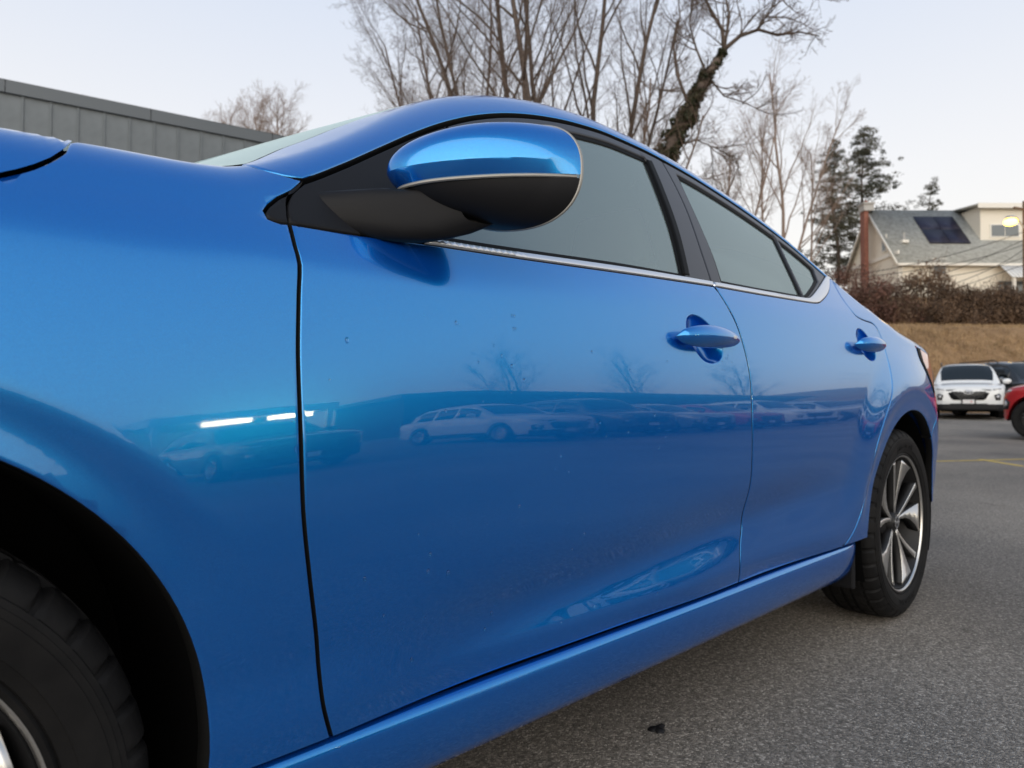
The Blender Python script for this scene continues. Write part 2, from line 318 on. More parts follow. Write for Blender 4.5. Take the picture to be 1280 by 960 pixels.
def joint(x):
    x=np.asarray(x,float); zt=zT(x); wt=W(x,zt); e=1e-3
    a0=np.arctan(-(W(x,zt)-W(x,zt-e))/e)       # lean from vertical
    R=RR(x); c=zr(x); a1=np.full_like(zt,np.radians(72))
    for _ in range(12):
        wj=wt-R*(np.cos(a0)-np.cos(a1)); zj=zt+R*(np.sin(a1)-np.sin(a0))
        sl=2.2*np.maximum(c-zj,.005)/np.maximum(wj,.05); a1=.5*a1+.5*np.maximum(np.pi/2-np.arctan(sl),a0+.05)
    wj=wt-R*(np.cos(a0)-np.cos(a1)); zj=zt+R*(np.sin(a1)-np.sin(a0))
    return wt,zt,a0,a1,R,wj,zj
def sec(x,s):
    """half width and height at station x; s=z up to zT, then zT+[0,1] roll, zT+[1,2] crown"""
    x,s=np.broadcast_arrays(np.asarray(x,float),np.asarray(s,float))
    wt,zt,a0,a1,R,wj,zj=joint(x)
    u=np.clip(s-zt,0,1); a=a0+(a1-a0)*u
    w=wt-R*(np.cos(a0)-np.cos(a)); z=zt+R*(np.sin(a)-np.sin(a0))
    v=np.clip(s-zt-1,0,1); w2=wj*(1-v); z2=zr(x)-(zr(x)-zj)*(1-v)**2.2
    lo=s<=zt; hi=s>zt+1
    return np.where(lo,W(x,np.minimum(s,zt)),np.where(hi,w2,w)),np.where(lo,s,np.where(hi,z2,z))

def secq(x,q):
    x,q=np.broadcast_arrays(np.asarray(x,float),np.asarray(q,float)); zt=zT(x)
    wj=joint(x)[5]
    d=q-zt
    return sec(x,np.where(d<=0,q,np.where(d<.11,zt+d/.11,zt+1+(d-.11)/wj)))
# ------------------------------------------------------------------ panel builders on the body surface
def Ppos(x, q, off=0.0, side=-1):
    x = np.asarray(x, float); q = np.asarray(q, float); e = 6e-4
    def pos(x, q):
        w, z = secq(x, q); return np.stack([np.broadcast_to(x, w.shape), -w, z], -1)
    p = pos(x, q); tx = pos(x+e, q)-pos(x-e, q); tq = pos(x, q+e)-pos(x, q-e)
    n = np.cross(tx, tq); n /= np.linalg.norm(n, axis=-1, keepdims=True)+1e-12
    n = np.where((n[..., 1:2] > .0) & (n[..., 2:3] < .2), -n, n)
    p = p-n*np.asarray(off)[..., None] if np.ndim(off) else p-n*off
    if side > 0: p = p*np.array([1, -1, 1]); n = n*np.array([1, -1, 1])
    return p, n
def crv(pts, step=.012, smooth=True):
    """dense polyline through pts (centripetal-free Catmull-Rom)"""
    p = [np.array(a, float) for a in pts]
    if len(p) == 2 or not smooth:
        out = []
        for a, b in zip(p[:-1], p[1:]):
            n = max(1, int(np.linalg.norm(b-a)/step)); out += [a+(b-a)*i/n for i in range(n)]
        return out+[p[-1]]
    out = []
    for i in range(len(p)-1):
        a, b = p[i], p[i+1]; m0 = (p[i+1]-p[i-1])/2 if i > 0 else b-a; m1 = (p[i+2]-p[i])/2 if i < len(p)-2 else b-a
        L_ = np.linalg.norm(b-a)
        m0 = m0*min(1, L_/(np.linalg.norm(m0)+1e-9)); m1 = m1*min(1, L_/(np.linalg.norm(m1)+1e-9))
        n = max(1, int(L_/step))
        for k in range(n):
            t = k/n; t2, t3 = t*t, t*t*t
            out.append((2*t3-3*t2+1)*a+(t3-2*t2+t)*m0+(3*t2-2*t3)*b+(t3-t2)*m1)
    return out+[p[-1]]
def loop(*segs):
    out = []
    for s in segs:
        for a in s:
            if not out or np.linalg.norm(out[-1]-a) > 2.5e-3: out.append(np.array(a, float))
    if np.linalg.norm(out[0]-out[-1]) < 2.5e-3: out.pop()
    A = np.array(out); ar = np.sum(A[:, 0]*np.roll(A[:, 1], -1)-np.roll(A[:, 0], -1)*A[:, 1])
    return A if ar > 0 else A[::-1]
def inpoly(P, A):
    x, y = P[:, 0], P[:, 1]; c = np.zeros(len(P), bool); n = len(A)
    for i in range(n):
        x1, y1 = A[i]; x2, y2 = A[i-1]
        if y1 == y2: continue
        k = ((y1 > y) != (y2 > y)) & (x < (x2-x1)*(y-y1)/(y2-y1)+x1); c ^= k
    return c
def inset(A, d):
    t = np.roll(A, -1, 0)-np.roll(A, 1, 0); t /= np.linalg.norm(t, axis=1, keepdims=True)+1e-12
    nrm = np.stack([-t[:, 1], t[:, 0]], 1)          # inward for CCW
    a = A-np.roll(A, 1, 0); b = np.roll(A, -1, 0)-A
    ca = np.sum(a*b, 1)/(np.linalg.norm(a, axis=1)*np.linalg.norm(b, axis=1)+1e-12)
    k = 1/np.sqrt(np.clip((1+ca)/2, .25, 1))
    return A+nrm*(d*k)[:, None], nrm
RINGS = [(0, .0026, 1.2), (.0009, .0010, .5), (.0022, .00025, .14), (.0042, 0, 0)]
def panel(name, A, mt, parent=None, holes=(), off=0.0, gap=.002, step=.02, flange=.022, side=-1, rings=None, hole_rings=True, hole_flange=None, roll=1.0):
    rings = RINGS if rings is None else rings
    pts, drop, tilt, outv = [], [], [], []
    edges = []; rims = []
    loops = [(A, 1)]+[(h[::-1], -1) for h in holes]
    for k, (lp, sg) in enumerate(loops):
        g = gap if k == 0 else 0
        last = None
        for ri, (d, dr, ti) in enumerate(rings if (k == 0 or hole_rings) else [(0, 0, 0)]):
            B_, nr = inset(lp, g+d); st = len(pts)
            if ri: # drop points that fold over the loop in sharp corners
                dm = np.min(np.linalg.norm(B_[:, None]-last0[None], axis=2), axis=1); ok = dm > d*.75
            else:
                ok = np.ones(len(B_), bool); last0 = B_; edges += [(st+i, st+(i+1) % len(B_)) for i in range(len(B_))]; rims.append((st, len(B_), k))
            for j in range(len(B_)):
                if ok[j]: pts.append(B_[j]); drop.append(dr*roll); tilt.append(ti*roll); outv.append(-nr[j])
    dmin = (rings[-1][0] if rings else 0)+gap+step*.45
    lo, hi = A.min(0), A.max(0); gx = np.arange(lo[0], hi[0], step); gz = np.arange(lo[1], hi[1], step*.9)
    g = np.array([(x+(j % 2)*step/2, z) for j, z in enumerate(gz) for x in gx])
    if len(g):
        keep = inpoly(g, A)
        for h in holes: keep &= ~inpoly(g, h)
        g = g[keep]
        allp = np.concatenate([l for l, _ in loops])
        if len(g):
            dm = np.concatenate([np.min(np.linalg.norm(c[:, None]-allp[None], axis=2), axis=1) for c in np.array_split(g, max(1, len(g)//400))]); g = g[dm > dmin]
        for a in g: pts.append(a); drop.append(0); tilt.append(0); outv.append(np.zeros(2))
    r = delaunay_2d_cdt([Vector(p) for p in pts], edges, [], 0, 1e-7)
    V2 = np.array([tuple(v) for v in r[0]]); F_ = np.array([tuple(f) for f in r[2]]); orig = r[3]
    c = V2[F_].mean(1); Ain = inset(A, gap*.98)[0]; keep = inpoly(c, Ain)
    for h in holes: keep &= ~inpoly(c, h)
    F_ = F_[keep]
    dr = np.array([drop[o[0]] if len(o) else 0 for o in orig]); ti = np.array([tilt[o[0]] if len(o) else 0 for o in orig]); ov = np.array([outv[o[0]] if len(o) else (0, 0) for o in orig])
    P, n = Ppos(V2[:, 0], V2[:, 1], off+dr, side)
    e = 1e-3
    P2, _ = Ppos(V2[:, 0]+ov[:, 0]*e, V2[:, 1]+ov[:, 1]*e, off+dr, side); o3 = P2-P; o3 /= np.linalg.norm(o3, axis=1, keepdims=True)+1e-12
    nn = n+o3*ti[:, None]; nn /= np.linalg.norm(nn, axis=1, keepdims=True)
    inv = {}
    for i, o in enumerate(orig):
        for q in o: inv[q] = i
    V = list(P); NN = list(nn); FF = []
    for f in F_:
        a, b, cc = f; nf = np.cross(P[b]-P[a], P[cc]-P[a])
        FF.append((a, b, cc) if nf@n[a] > 0 else (a, cc, b))
    if flange:
        for (st, cnt, k) in rims:
            fl = flange if k == 0 or hole_flange is None else hole_flange
            ids = [inv[st+i] for i in range(cnt)]; base = len(V)
            for i in ids: V.append(P[i]-n[i]*fl); NN.append(o3[i] if k == 0 else o3[i])
            for i in range(cnt):
                j = (i+1) % cnt; f = (ids[i], ids[j], base+j, base+i)
                nf = np.cross(V[f[1]]-V[f[0]], V[f[2]]-V[f[0]]); FF.append(f if nf@o3[ids[i]] > 0 else f[::-1])
    ob = mk(name, V, FF, mt, parent, True, NN)
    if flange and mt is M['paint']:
        ob.data.materials.append(M['seal']); mi = np.zeros(len(FF), np.int32); mi[len(F_):] = 1; ob.data.polygons.foreach_set('material_index', mi)  # painted panel edges coloured black to stand for shade inside the gaps
    return ob
def sheet(name, x0, x1, qe, mt, parent, nu=60, nv=50, off=0.0, thick=0, vmax=1.0, ve=0.0):
    """full-width surface: edge->centre on both sides. x0,x1: functions of v (0 edge,1 centre)"""
    v = np.linspace(-1, 1, 2*nv+1); av = 1-np.abs(v); u = np.linspace(0, 1, nu+1)
    Vv, Uu = np.meshgrid(av, u); X = x0(Vv)+(x1(Vv)-x0(Vv))*Uu
    qc = zT(X)+.11+joint(X)[5]*.9995; Q = qe(X)+(qc-qe(X))*Vv
    P, n = Ppos(X, Q, off, -1)
    n = np.where(n[..., 2:3] < 0, -n, n)
    sgn = np.where(v > 0, -1, 1)[None, :, None]*np.ones_like(P[..., :1])
    fl = np.concatenate([np.ones_like(sgn), sgn, np.ones_like(sgn)], -1); P = P*fl; n = n*fl
    n[:, nv, 1] = 0; P[:, nv, 1] = 0; n /= np.linalg.norm(n, axis=-1, keepdims=True)
    R_, C_ = X.shape; F_ = []
    for i in range(R_-1):
        for j in range(C_-1): F_.append((i*C_+j, (i+1)*C_+j, (i+1)*C_+j+1, i*C_+j+1))
    Pf = P.reshape(-1, 3); nf = n.reshape(-1, 3)
    f = F_[len(F_)//2]; s = np.cross(Pf[f[1]]-Pf[f[0]], Pf[f[2]]-Pf[f[0]])@nf[f[0]]
    if s < 0: F_ = [q[::-1] for q in F_]
    V = list(Pf); NN = list(nf)
    if thick:
        rim = [j for j in range(C_)]+[i*C_+C_-1 for i in range(1, R_)]+[(R_-1)*C_+j for j in range(C_-2, -1, -1)]+[i*C_ for i in range(R_-2, 0, -1)]
        base = len(V)
        for i in rim: V.append(Pf[i]-nf[i]*thick); NN.append(nf[i])
        for a in range(len(rim)): b = (a+1) % len(rim); F_.append((rim[a], base+a, base+b, rim[b]))
    return mk(name, V, F_, mt, parent, True, NN)

# ------------------------------------------------------------------ the blue car
car = empty('blue_sedan', (0, 0, 0))
tag(car, 'bright blue metallic sedan with silver window trim and split-spoke alloy wheels', 'car')
frontcut = [(.521, .318), (.506, .365), (.494, .445), (.479, .525), (.468, .602), (.464, .694), (.463, .782), (.468, .855), (.4725, .893), (.4715, .918), (.4735, .9485)]
bcut = [(1.4785, .9885), (1.492, .975), (1.503, .958), (1.520, .934), (1.537, .910), (1.550, .882), (1.568, .823), (1.575, .770), (1.574, .682), (1.577, .591), (1.584, .518), (1.588, .444), (1.572, .410), (1.560, .362), (1.572, .318)]
rearcut = [(2.338, 1.118), (2.313, 1.060), (2.319, 1.024), (2.340, .999), (2.398, .989), (2.465, .985), (2.494, .970), (2.514, .915), (2.514, .842), (2.490, .765), (2.424, .690), (2.359, .601), (2.323, .502), (2.289, .426), (2.259, .382), (2.219, .345), (2.186, .326), (2.150, .318)]
insert = [(.4735, .9485), (.459, .948), (.448, .951), (.446, .959), (.453, .968), (.470, .983), (.493, .998), (.514, 1.018)]
chbot = [(.682, .957), (.782, .960), (.887, .9635), (1.143, .974), (1.4785, .9885)]
chtop = [(.687, .967), (.788, .970), (.893, .9745), (1.153, .987), (1.484, 1.000)]
chbotR = [(1.483, .9885), (1.701, .995), (2.000, 1.0065), (2.055, 1.010), (2.100, 1.018), (2.225, 1.064), (2.338, 1.128)]
chtopR = [(1.489, 1.000), (1.723, 1.0075), (1.990, 1.018), (2.045, 1.026), (2.154, 1.066), (2.296, 1.122)]
gapB = [(1.484, 1.0005), (1.512, 1.080), (1.557, 1.192), (1.580, 1.269), (1.596, 1.343)]
def Tl(x0, x1, d, n=40): return [np.array((x, float(zT(x))+d)) for x in np.linspace(x0, x1, n)]
def arc(cx, cz, r, a0, a1, n=60, k=.0): return [np.array((cx+(r+k*max(0, math.sin(a)))*math.cos(a), cz+(r+k*max(0, math.sin(a)))*math.sin(a))) for a in np.linspace(math.radians(a0), math.radians(a1), n)]
dA = pch([.40, .457, .563, .663, .713, .786, .86, 1.0, 2.4], [.12, .13, .19, .20, .19, .155, .112, .10, .10])
hoodq = pch([-.80, -.6, -.3, 0, .179, .199, .221, .241, .258, .30, .457], [.775, .79, .86, .905, .941, .952, .968, .993, 1.035, 1.06, 1.10])
archf = arc(0, .335, .366, -2.6, 165, 60, .020)
archr = arc(2.718, .335, .366, -2.6, 137, 60, .004)
fender = loop(crv([(.371, .318), (.521, .318)]), crv(frontcut), crv(insert), crv([(.514, 1.018), (.488, 1.033), (.463, 1.064), (.457, 1.10)]),
              crv([(.457, 1.10), (.33, 1.065), (.258, 1.035), (.241, .993), (.221, .968), (.199, .952), (.179, .941), (.0, .905), (-.3, .86), (-.56, .80)]),
              crv([(-.56, .80), (-.58, .70), (-.45, .55), tuple(archf[-1])], smooth=False), archf[::-1])
bumperF = loop(crv([(-.56, .80), (-.58, .70), (-.45, .55), tuple(archf[-1])], smooth=False), arc(0, .335, .366, 165, 182, 8, .02), crv([(-.37, .32), (-.40, .22), (-.90, .22), (-.93, .60), (-.86, .76), (-.56, .80)], smooth=False))
recF = [(1.320, .886), (1.328, .902), (1.350, .911), (1.385, .907), (1.424, .889), (1.450, .862), (1.458, .838), (1.443, .820), (1.408, .812), (1.372, .818), (1.345, .838), (1.326, .862)]
recR = [(2.288, .932), (2.300, .948), (2.322, .957), (2.356, .952), (2.394, .930), (2.416, .902), (2.420, .880), (2.405, .864), (2.376, .859), (2.338, .868), (2.310, .888), (2.293, .910)]
glassF = loop(crv([(.705, .973), (.788, .976), (.893, .9805), (1.153, .993), (1.372, 1.000)]), crv([(1.372, 1.000), (1.428, 1.119), (1.474, 1.239), (1.506, 1.324)]), Tl(1.506, .90, -.029), crv([(.90, float(zT(.90))-.029), (.82, 1.15), (.705, .973)], smooth=False))
glassR = loop(crv([(1.539, 1.008), (1.723, 1.0135), (1.992, 1.024)]), crv([(1.992, 1.024), (2.036, 1.138), (2.075, float(zT(2.075))-.03)]), Tl(2.075, 1.640, -.03), crv([(1.640, float(zT(1.64))-.03), (1.615, 1.247), (1.590, 1.163), (1.566, 1.078), (1.539, 1.008)]))
glassQ = loop(crv([(2.014, 1.0255), (2.045, 1.033), (2.150, 1.075), (2.200, 1.098)]), crv([(2.200, 1.098), (2.232, float(zT(2.232))-.03)]), Tl(2.232, 2.094, -.03), crv([(2.094, float(zT(2.094))-.03), (2.055, 1.138), (2.014, 1.0255)]))
def closed(p): return loop(crv(p+[p[0]], .008))
for side in (-1, 1):
    pn = lambda *a, **k: panel(*a, side=side, **k)
    far = side > 0
    st = .07 if far else .018
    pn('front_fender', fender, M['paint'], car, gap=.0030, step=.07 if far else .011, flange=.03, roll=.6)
    pn('front_bumper_side', bumperF, M['paint'], car, gap=.0015, step=.04)
    pn('fender_trim', loop(crv(insert), crv([(.514, 1.018), (.490, .998), (.4785, .975), (.4735, .9485)])), M['plastic'], car, gap=.0012, off=.0005, step=.02)
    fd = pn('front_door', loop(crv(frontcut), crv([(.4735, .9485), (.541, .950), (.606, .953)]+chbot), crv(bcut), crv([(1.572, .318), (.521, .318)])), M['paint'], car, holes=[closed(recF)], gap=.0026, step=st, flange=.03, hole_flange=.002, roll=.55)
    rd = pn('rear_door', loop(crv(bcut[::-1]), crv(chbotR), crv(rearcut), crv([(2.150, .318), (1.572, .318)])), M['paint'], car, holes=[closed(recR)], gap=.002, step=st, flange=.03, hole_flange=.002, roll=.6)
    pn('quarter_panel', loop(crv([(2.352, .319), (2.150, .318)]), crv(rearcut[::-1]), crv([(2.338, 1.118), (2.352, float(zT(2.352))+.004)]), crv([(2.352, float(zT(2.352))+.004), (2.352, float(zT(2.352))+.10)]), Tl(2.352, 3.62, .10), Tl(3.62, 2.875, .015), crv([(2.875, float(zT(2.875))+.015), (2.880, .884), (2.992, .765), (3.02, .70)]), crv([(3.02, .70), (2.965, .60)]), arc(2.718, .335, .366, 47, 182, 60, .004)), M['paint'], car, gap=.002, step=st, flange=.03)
    pn('rear_bumper_side', loop(crv([(3.02, .70), (2.965, .60)]), arc(2.718, .335, .366, 47, 9, 24, .004), crv([(3.08, .393), (3.12, .35), (3.68, .30), (3.68, .70), (3.02, .70)], smooth=False)), M['paint'], car, gap=.0015, step=.03)
    tl = pn('tail_light', loop(crv([(2.875, float(zT(2.875))+.015), (2.880, .884), (2.992, .765)]), crv([(2.992, .765), (3.02, .702), (3.66, .702)], smooth=False), crv([(3.66, .702), (3.62, float(zT(3.62))+.015)]), Tl(3.62, 2.875, .015)), M['red'], car, gap=.0015, step=.03)
    pn('lamp_surround', loop(crv([(2.872, float(zT(2.872))+.010), (2.878, .884), (2.988, .765)]), crv([(2.988, .765), (3.006, .768), (2.915, .884), (2.915, float(zT(2.915))+.010), (2.872, float(zT(2.872))+.010)], smooth=False)), M['seal'], tl, gap=.001, off=-.003, step=.03)
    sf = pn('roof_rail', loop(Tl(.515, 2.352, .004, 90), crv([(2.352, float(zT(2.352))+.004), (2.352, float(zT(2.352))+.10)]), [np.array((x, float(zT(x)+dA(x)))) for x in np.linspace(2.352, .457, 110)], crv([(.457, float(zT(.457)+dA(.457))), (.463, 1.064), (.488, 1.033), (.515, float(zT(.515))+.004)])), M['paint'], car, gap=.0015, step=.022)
    # greenhouse: mirror sail, frames, seals, glass
    sail = pn('mirror_sail_panel', loop(crv([(.4755, .951), (.541, .952), (.606, .955), (.690, .959)]), crv([(.690, .959), (.80, 1.14), (.84, float(zT(.84))-.004)], smooth=False), Tl(.84, .516, -.004), crv([(.516, float(zT(.516))-.004), (.492, .996), (.480, .975), (.4755, .951)])), M['plastic'], fd, gap=.001, off=.002, step=.02)
    fF = pn('window_frame', loop(crv([(.695, .966)]+chtop[1:]), crv(gapB), Tl(1.596, .845, -.003, 60), crv([(.845, float(zT(.845))-.003), (.80, 1.14), (.695, .966)], smooth=False)), M['trimgrey'], fd, holes=[inset(glassF, -.004)[0]], gap=.0012, off=.003, step=.02, flange=.02, hole_flange=.012)
    fR = pn('window_frame', loop(crv(chtopR), crv([(2.296, 1.122), (2.330, float(zT(2.33))-.003)]), Tl(2.330, 1.596, -.003, 60), crv(gapB[::-1]), crv([(1.484, 1.0005), (1.489, 1.0)])), M['trimgrey'], rd, holes=[inset(glassR, -.004)[0], inset(glassQ, -.003)[0]], gap=.0012, off=.003, step=.02, flange=.02, hole_flange=.012)
    for nm, gl_, pr, wd in (('window_seal', glassF, fF, .007), ('window_seal', glassR, fR, .006), ('window_seal', glassQ, fR, .006)):
        pn(nm, inset(gl_, -.005)[0], M['seal'], pr, holes=[inset(gl_, wd)[0]], gap=0, off=.0065, step=.03, flange=.006, rings=RINGS[:3])
    for nm, gl_, pr in (('window_glass', glassF, fd), ('window_glass', glassR, rd), ('quarter_glass', glassQ, rd)):
        pn(nm, inset(gl_, -.003)[0], M['glass'], pr, gap=0, off=.010, step=.03, flange=0, rings=[(0, 0, 0)])
    # rear black pillar seal of the front window, proud of the frame
    pn('window_run_seal', loop(crv([(1.374, 1.0015), (1.430, 1.119), (1.476, 1.239), (1.510, 1.328)]), crv([(1.510, 1.328), (1.534, 1.331)]), crv([(1.534, 1.331), (1.500, 1.240), (1.453, 1.119), (1.396, 1.002)]), crv([(1.396, 1.002), (1.374, 1.0015)])), M['seal'], fF, gap=.0005, off=.0005, step=.02, flange=.008)
    pn('window_trim_strip', loop(crv(chbot), crv([chbot[-1], chtop[-1]]), crv(chtop[::-1]), crv([chtop[0], chbot[0]])), M['chrome'], fd, gap=.0006, off=-.0025, step=.02, flange=.010, rings=RINGS[:3])
    pn('window_trim_strip', loop(crv(chbotR), crv([chbotR[-1], (2.328, 1.137), chtopR[-1]]), crv(chtopR[::-1]), crv([chtopR[0], chbotR[0]])), M['chrome'], rd, gap=.0006, off=-.0025, step=.02, flange=.010, rings=RINGS[:3])
    # dark filler sheet behind the panels, coloured as the shade in their gaps
    inner = loop(crv([(.372, .325), (2.34, .325)]), arc(2.718, .335, .372, 180, 45, 40), crv([(2.99, .60), (3.05, .70), (3.4, .76), (3.3, .85), (2.9, .90), (2.42, .975), (2.0, .985), (1.48, .970), (.9, .945), (.47, .93), (.2, .90), (-.3, .82), (-.5, .74), (-.36, .45)], smooth=False), arc(0, .335, .392, 165, -2, 50))
    pn('gap_shade_sheet', inner, M['gap'], car, gap=0, off=.026, step=.06, flange=0, rings=[(0, 0, 0)])
    # sill
    SEC = [(.858, .3135), (.872, .3150), (.8795, .3125), (.8830, .3060), (.8838, .298), (.8825, .280), (.8775, .255), (.868, .228), (.856, .211), (.842, .2045), (.80, .202)]
    xs_ = [.372, .376, .385]+list(np.linspace(.42, 2.20, 60))+[2.26, 2.30, 2.325, 2.338, 2.343]
    V, Fc = [], []
    for x in xs_:
        c = 0.0
        if x > 2.2: c = .03*((x-2.2)/.143)**2.5
        if x < .385: c = .006
        for (w, z) in SEC:
            V.append((x, side*(w-c+(plan(x)-.9045)), z+(.0 if x < 2.2 else .0)))
    m_ = len(SEC)
    for i in range(len(xs_)-1):
        for j in range(m_-1):
            f = (i*m_+j, i*m_+j+1, (i+1)*m_+j+1, (i+1)*m_+j); Fc.append(f if side < 0 else f[::-1])
    Fc += [tuple(range(m_)), tuple((len(xs_)-1)*m_+j for j in range(m_))[::-1]]
    sl = mk('sill_panel', V, Fc, M['paint'], car, True, auto=50)
    # wheel-well liners
    for cx, r in ((0, .384), (2.718, .372)):
        V, Fc = [], []; ys = [.893-.022, .82, .55]
        for i in range(41):
            a = math.radians(-25+230*i/40)
            for y in ys: V.append((cx+r*math.cos(a), side*y, .335+r*math.sin(a)))
        n0 = len(V); V.append((cx, side*.55, .335))
        for i in range(40):
            for j in range(2): Fc.append((i*3+j, i*3+j+1, (i+1)*3+j+1, (i+1)*3+j))
            Fc.append((i*3+2, (i+1)*3+2, n0))
        mk('wheel_liner', V, Fc, M['liner'], car, True, auto=60)
    # mud flap behind the sill end
    # handles
    for dr, rec, x0, x1, zc_, tilt_ in ((fd, recF, 1.266, 1.518, .860, .010), (rd, recR, 2.243, 2.478, .903, .008)):
        A = closed(rec); cpt = A.mean(0)
        ring, NNv, Fc = [], [], []; V = []; K = 10; n = len(A)
        for k in range(K+1):
            t = k/K; sc = 1-t
            B_ = cpt+(A-cpt)*(sc*.999+.001)
            dep = .0015+.026*(1-(1-t)**1.0)**.62 if t > 0 else .0015
            P, nn_ = Ppos(B_[:, 0], B_[:, 1], dep, side); V += list(P)
        for k in range(K):
            for i in range(n): j = (i+1) % n; Fc.append((k*n+i, k*n+j, (k+1)*n+j, (k+1)*n+i))
        fixn(mk('handle_recess', V, Fc, M['paint'], dr, True))
        # grip: lofted lens-shaped bar along x
        V, Fc = [], []; S_ = 28; K = 30
        for i in range(S_+1):
            t = i/S_; x = x0+(x1-x0)*t
            hh = .0232*max(.03, max(0, math.sin(PI*t**.72))**.50)
            yy = .012+.022*max(0, math.sin(PI*t**.85))**.55; th = .0165*max(.05, max(0, math.sin(PI*t**.8))**.45)
            z0 = zc_+tilt_*math.sin(PI*t*.9)*.3+.004*t
            w0 = float(S(x, z0))
            for k in range(K):
                a = 2*PI*k/K; ca, sa = math.cos(a), math.sin(a)
                # flattened outer face with a crease along the middle
                ca = math.copysign(abs(ca)**1.45, ca); sa = math.copysign(abs(sa)**1.15, sa)
                V.append((x, side*(w0-.006+yy+th*ca+.0045*(sa*.5)), z0+hh*sa))
        for i in range(S_):
            for k in range(K): k2 = (k+1) % K; Fc.append((i*K+k, i*K+k2, (i+1)*K+k2, (i+1)*K+k))
        Fc += [tuple(range(K)), tuple(S_*K+k for k in range(K))[::-1]]
        hd = fixn(mk('door_handle', V, Fc, M['paint'], dr, True, auto=34))
        if dr is fd and not far:
            xk = x1-.075; w0 = float(S(xk, zc_)); boxo('handle_sensor', (xk-.010, side*(w0+.0380), zc_+.004), (xk+.010, side*(w0+.0300), zc_+.011), M['chrome'], dr, bev=.001)
# full-width surfaces
hood = sheet('hood', lambda v: -.78-.06*v, lambda v: .2575-.05*v**2, lambda x: hoodq(x)+.0022, M['paint'], car, 70, 50, thick=.008)
sheet('cowl_panel', lambda v: .262-.05*v**2, lambda v: .47-.24*v**.7, lambda x: zT(x)+.115, M['plastic'], car, 14, 40, off=.012)
sheet('windscreen', lambda v: .468-.24*v**.7, lambda v: .86+.17*v, lambda x: zT(x)+dA(x)+.003, M['wglass'], car, 50, 50, off=.001, thick=.004)
roof = sheet('roof', lambda v: .864+.17*v, lambda v: 2.352-.07*v, lambda x: zT(x)+dA(x)+.0015, M['paint'], car, 60, 40, thick=.006)
sheet('headlining', lambda v: .90+.17*v, lambda v: 2.33-.07*v, lambda x: zT(x)+dA(x)-.04, M['lining'], roof, 20, 20, off=.035)
sheet('rear_window', lambda v: 2.356-.07*v, lambda v: 2.83+.10*v, lambda x: zT(x)+.102, M['wglass'], car, 30, 40, off=.001, thick=.004)
sheet('boot_lid', lambda v: 2.835+.10*v, lambda v: 3.62+.07*v, lambda x: zT(x)+.102, M['paint'], car, 40, 40, thick=.01)
def endcap(name, xe, xc, z0, z1, mt, nz=14, sgn=1):
    V, Fc = [], []; ny = 24
    for i in range(nz+1):
        z = z0+(z1-z0)*i/nz; w = float(W(xe, z)) if z < float(zT(xe)) else float(secq(xe, z)[0])
        for j in range(ny+1):
            t = -1+2*j/ny; V.append((xe+(xc-xe)*(1-abs(t)**2.4), w*t, z))
    for i in range(nz):
        for j in range(ny): Fc.append((i*(ny+1)+j, i*(ny+1)+j+1, (i+1)*(ny+1)+j+1, (i+1)*(ny+1)+j))
    return fixn(mk(name, V, Fc, mt, car, True))
endcap('rear_bumper', 3.678, 3.75, .24, .70, M['paint']); endcap('boot_face', 3.655, 3.72, .70, .92, M['paint'])
endcap('front_bumper', -.925, -1.0, .22, .62, M['paint']); endcap('front_grille', -.865, -.955, .60, .80, M['grille'])
boxo('underbody', (-.75, -.74, .18), (3.25, .74, .23), M['liner'], car)
boxo('cabin_floor', (.50, -.80, .23), (2.42, .80, .30), M['dash'], car)
boxo('engine_bay_wall', (.40, -.78, .23), (.46, .78, .88), M['gap'], car)
boxo('rear_bulkhead', (2.42, -.72, .30), (2.47, .72, .93), M['gap'], car)

# ------------------------------------------------------------------ cabin
def rbox(name, a, b, mt, parent, bev=.04, rot=None):
    c = [(a[i]+b[i])/2 for i in range(3)]; h = [(b[i]-a[i])/2 for i in range(3)]
    bm = bmesh.new(); box(bm, [-q for q in h], h, bev); o = frombm(name, bm, mt, parent, smooth=True, loc=c, auto=60)
    if rot: o.rotation_euler = rot
    return o
rbox('dashboard', (.55, -.68, .66), (.92, .68, .93), M['dash'], car, .07)
for y in (-.37, .37):
    s_ = rbox('front_seat', (1.15, y-.25, .35), (1.62, y+.25, .53), M['cloth'], car, .06)
    b_ = rbox('seat_back', (-.07, -.24, .02), (.06, .24, .66), M['cloth'], s_, .05, (0, math.radians(20), 0)); b_.location = (.21, 0, .36)
    h_ = rbox('headrest', (-.05, -.13, 0), (.05, .13, .19), M['cloth'], s_, .045, (0, math.radians(14), 0)); h_.location = (.375, 0, .76)
rs = rbox('rear_seat', (2.0, -.66, .33), (2.42, .66, .55), M['cloth'], car, .06)
b_ = rbox('seat_back', (-.06, -.64, 0), (.06, .64, .55), M['cloth'], rs, .05, (0, math.radians(24), 0)); b_.location = (.22, 0, .30)
for y in (-.40, .40):
    h_ = rbox('headrest', (-.04, -.12, 0), (.04, .12, .14), M['cloth'], rs, .04); h_.location = (.33, y, .60)
sw = []
V, Fc = [], []
tube_data([(.98+.05*math.sin(a)*.4, -.37+.185*math.cos(a), .86+.185*math.sin(a)) for a in np.linspace(0, 2*PI, 37)], .016, 8, V, Fc, False)
mk('steering_wheel', V, Fc, M['dash'], car, True)
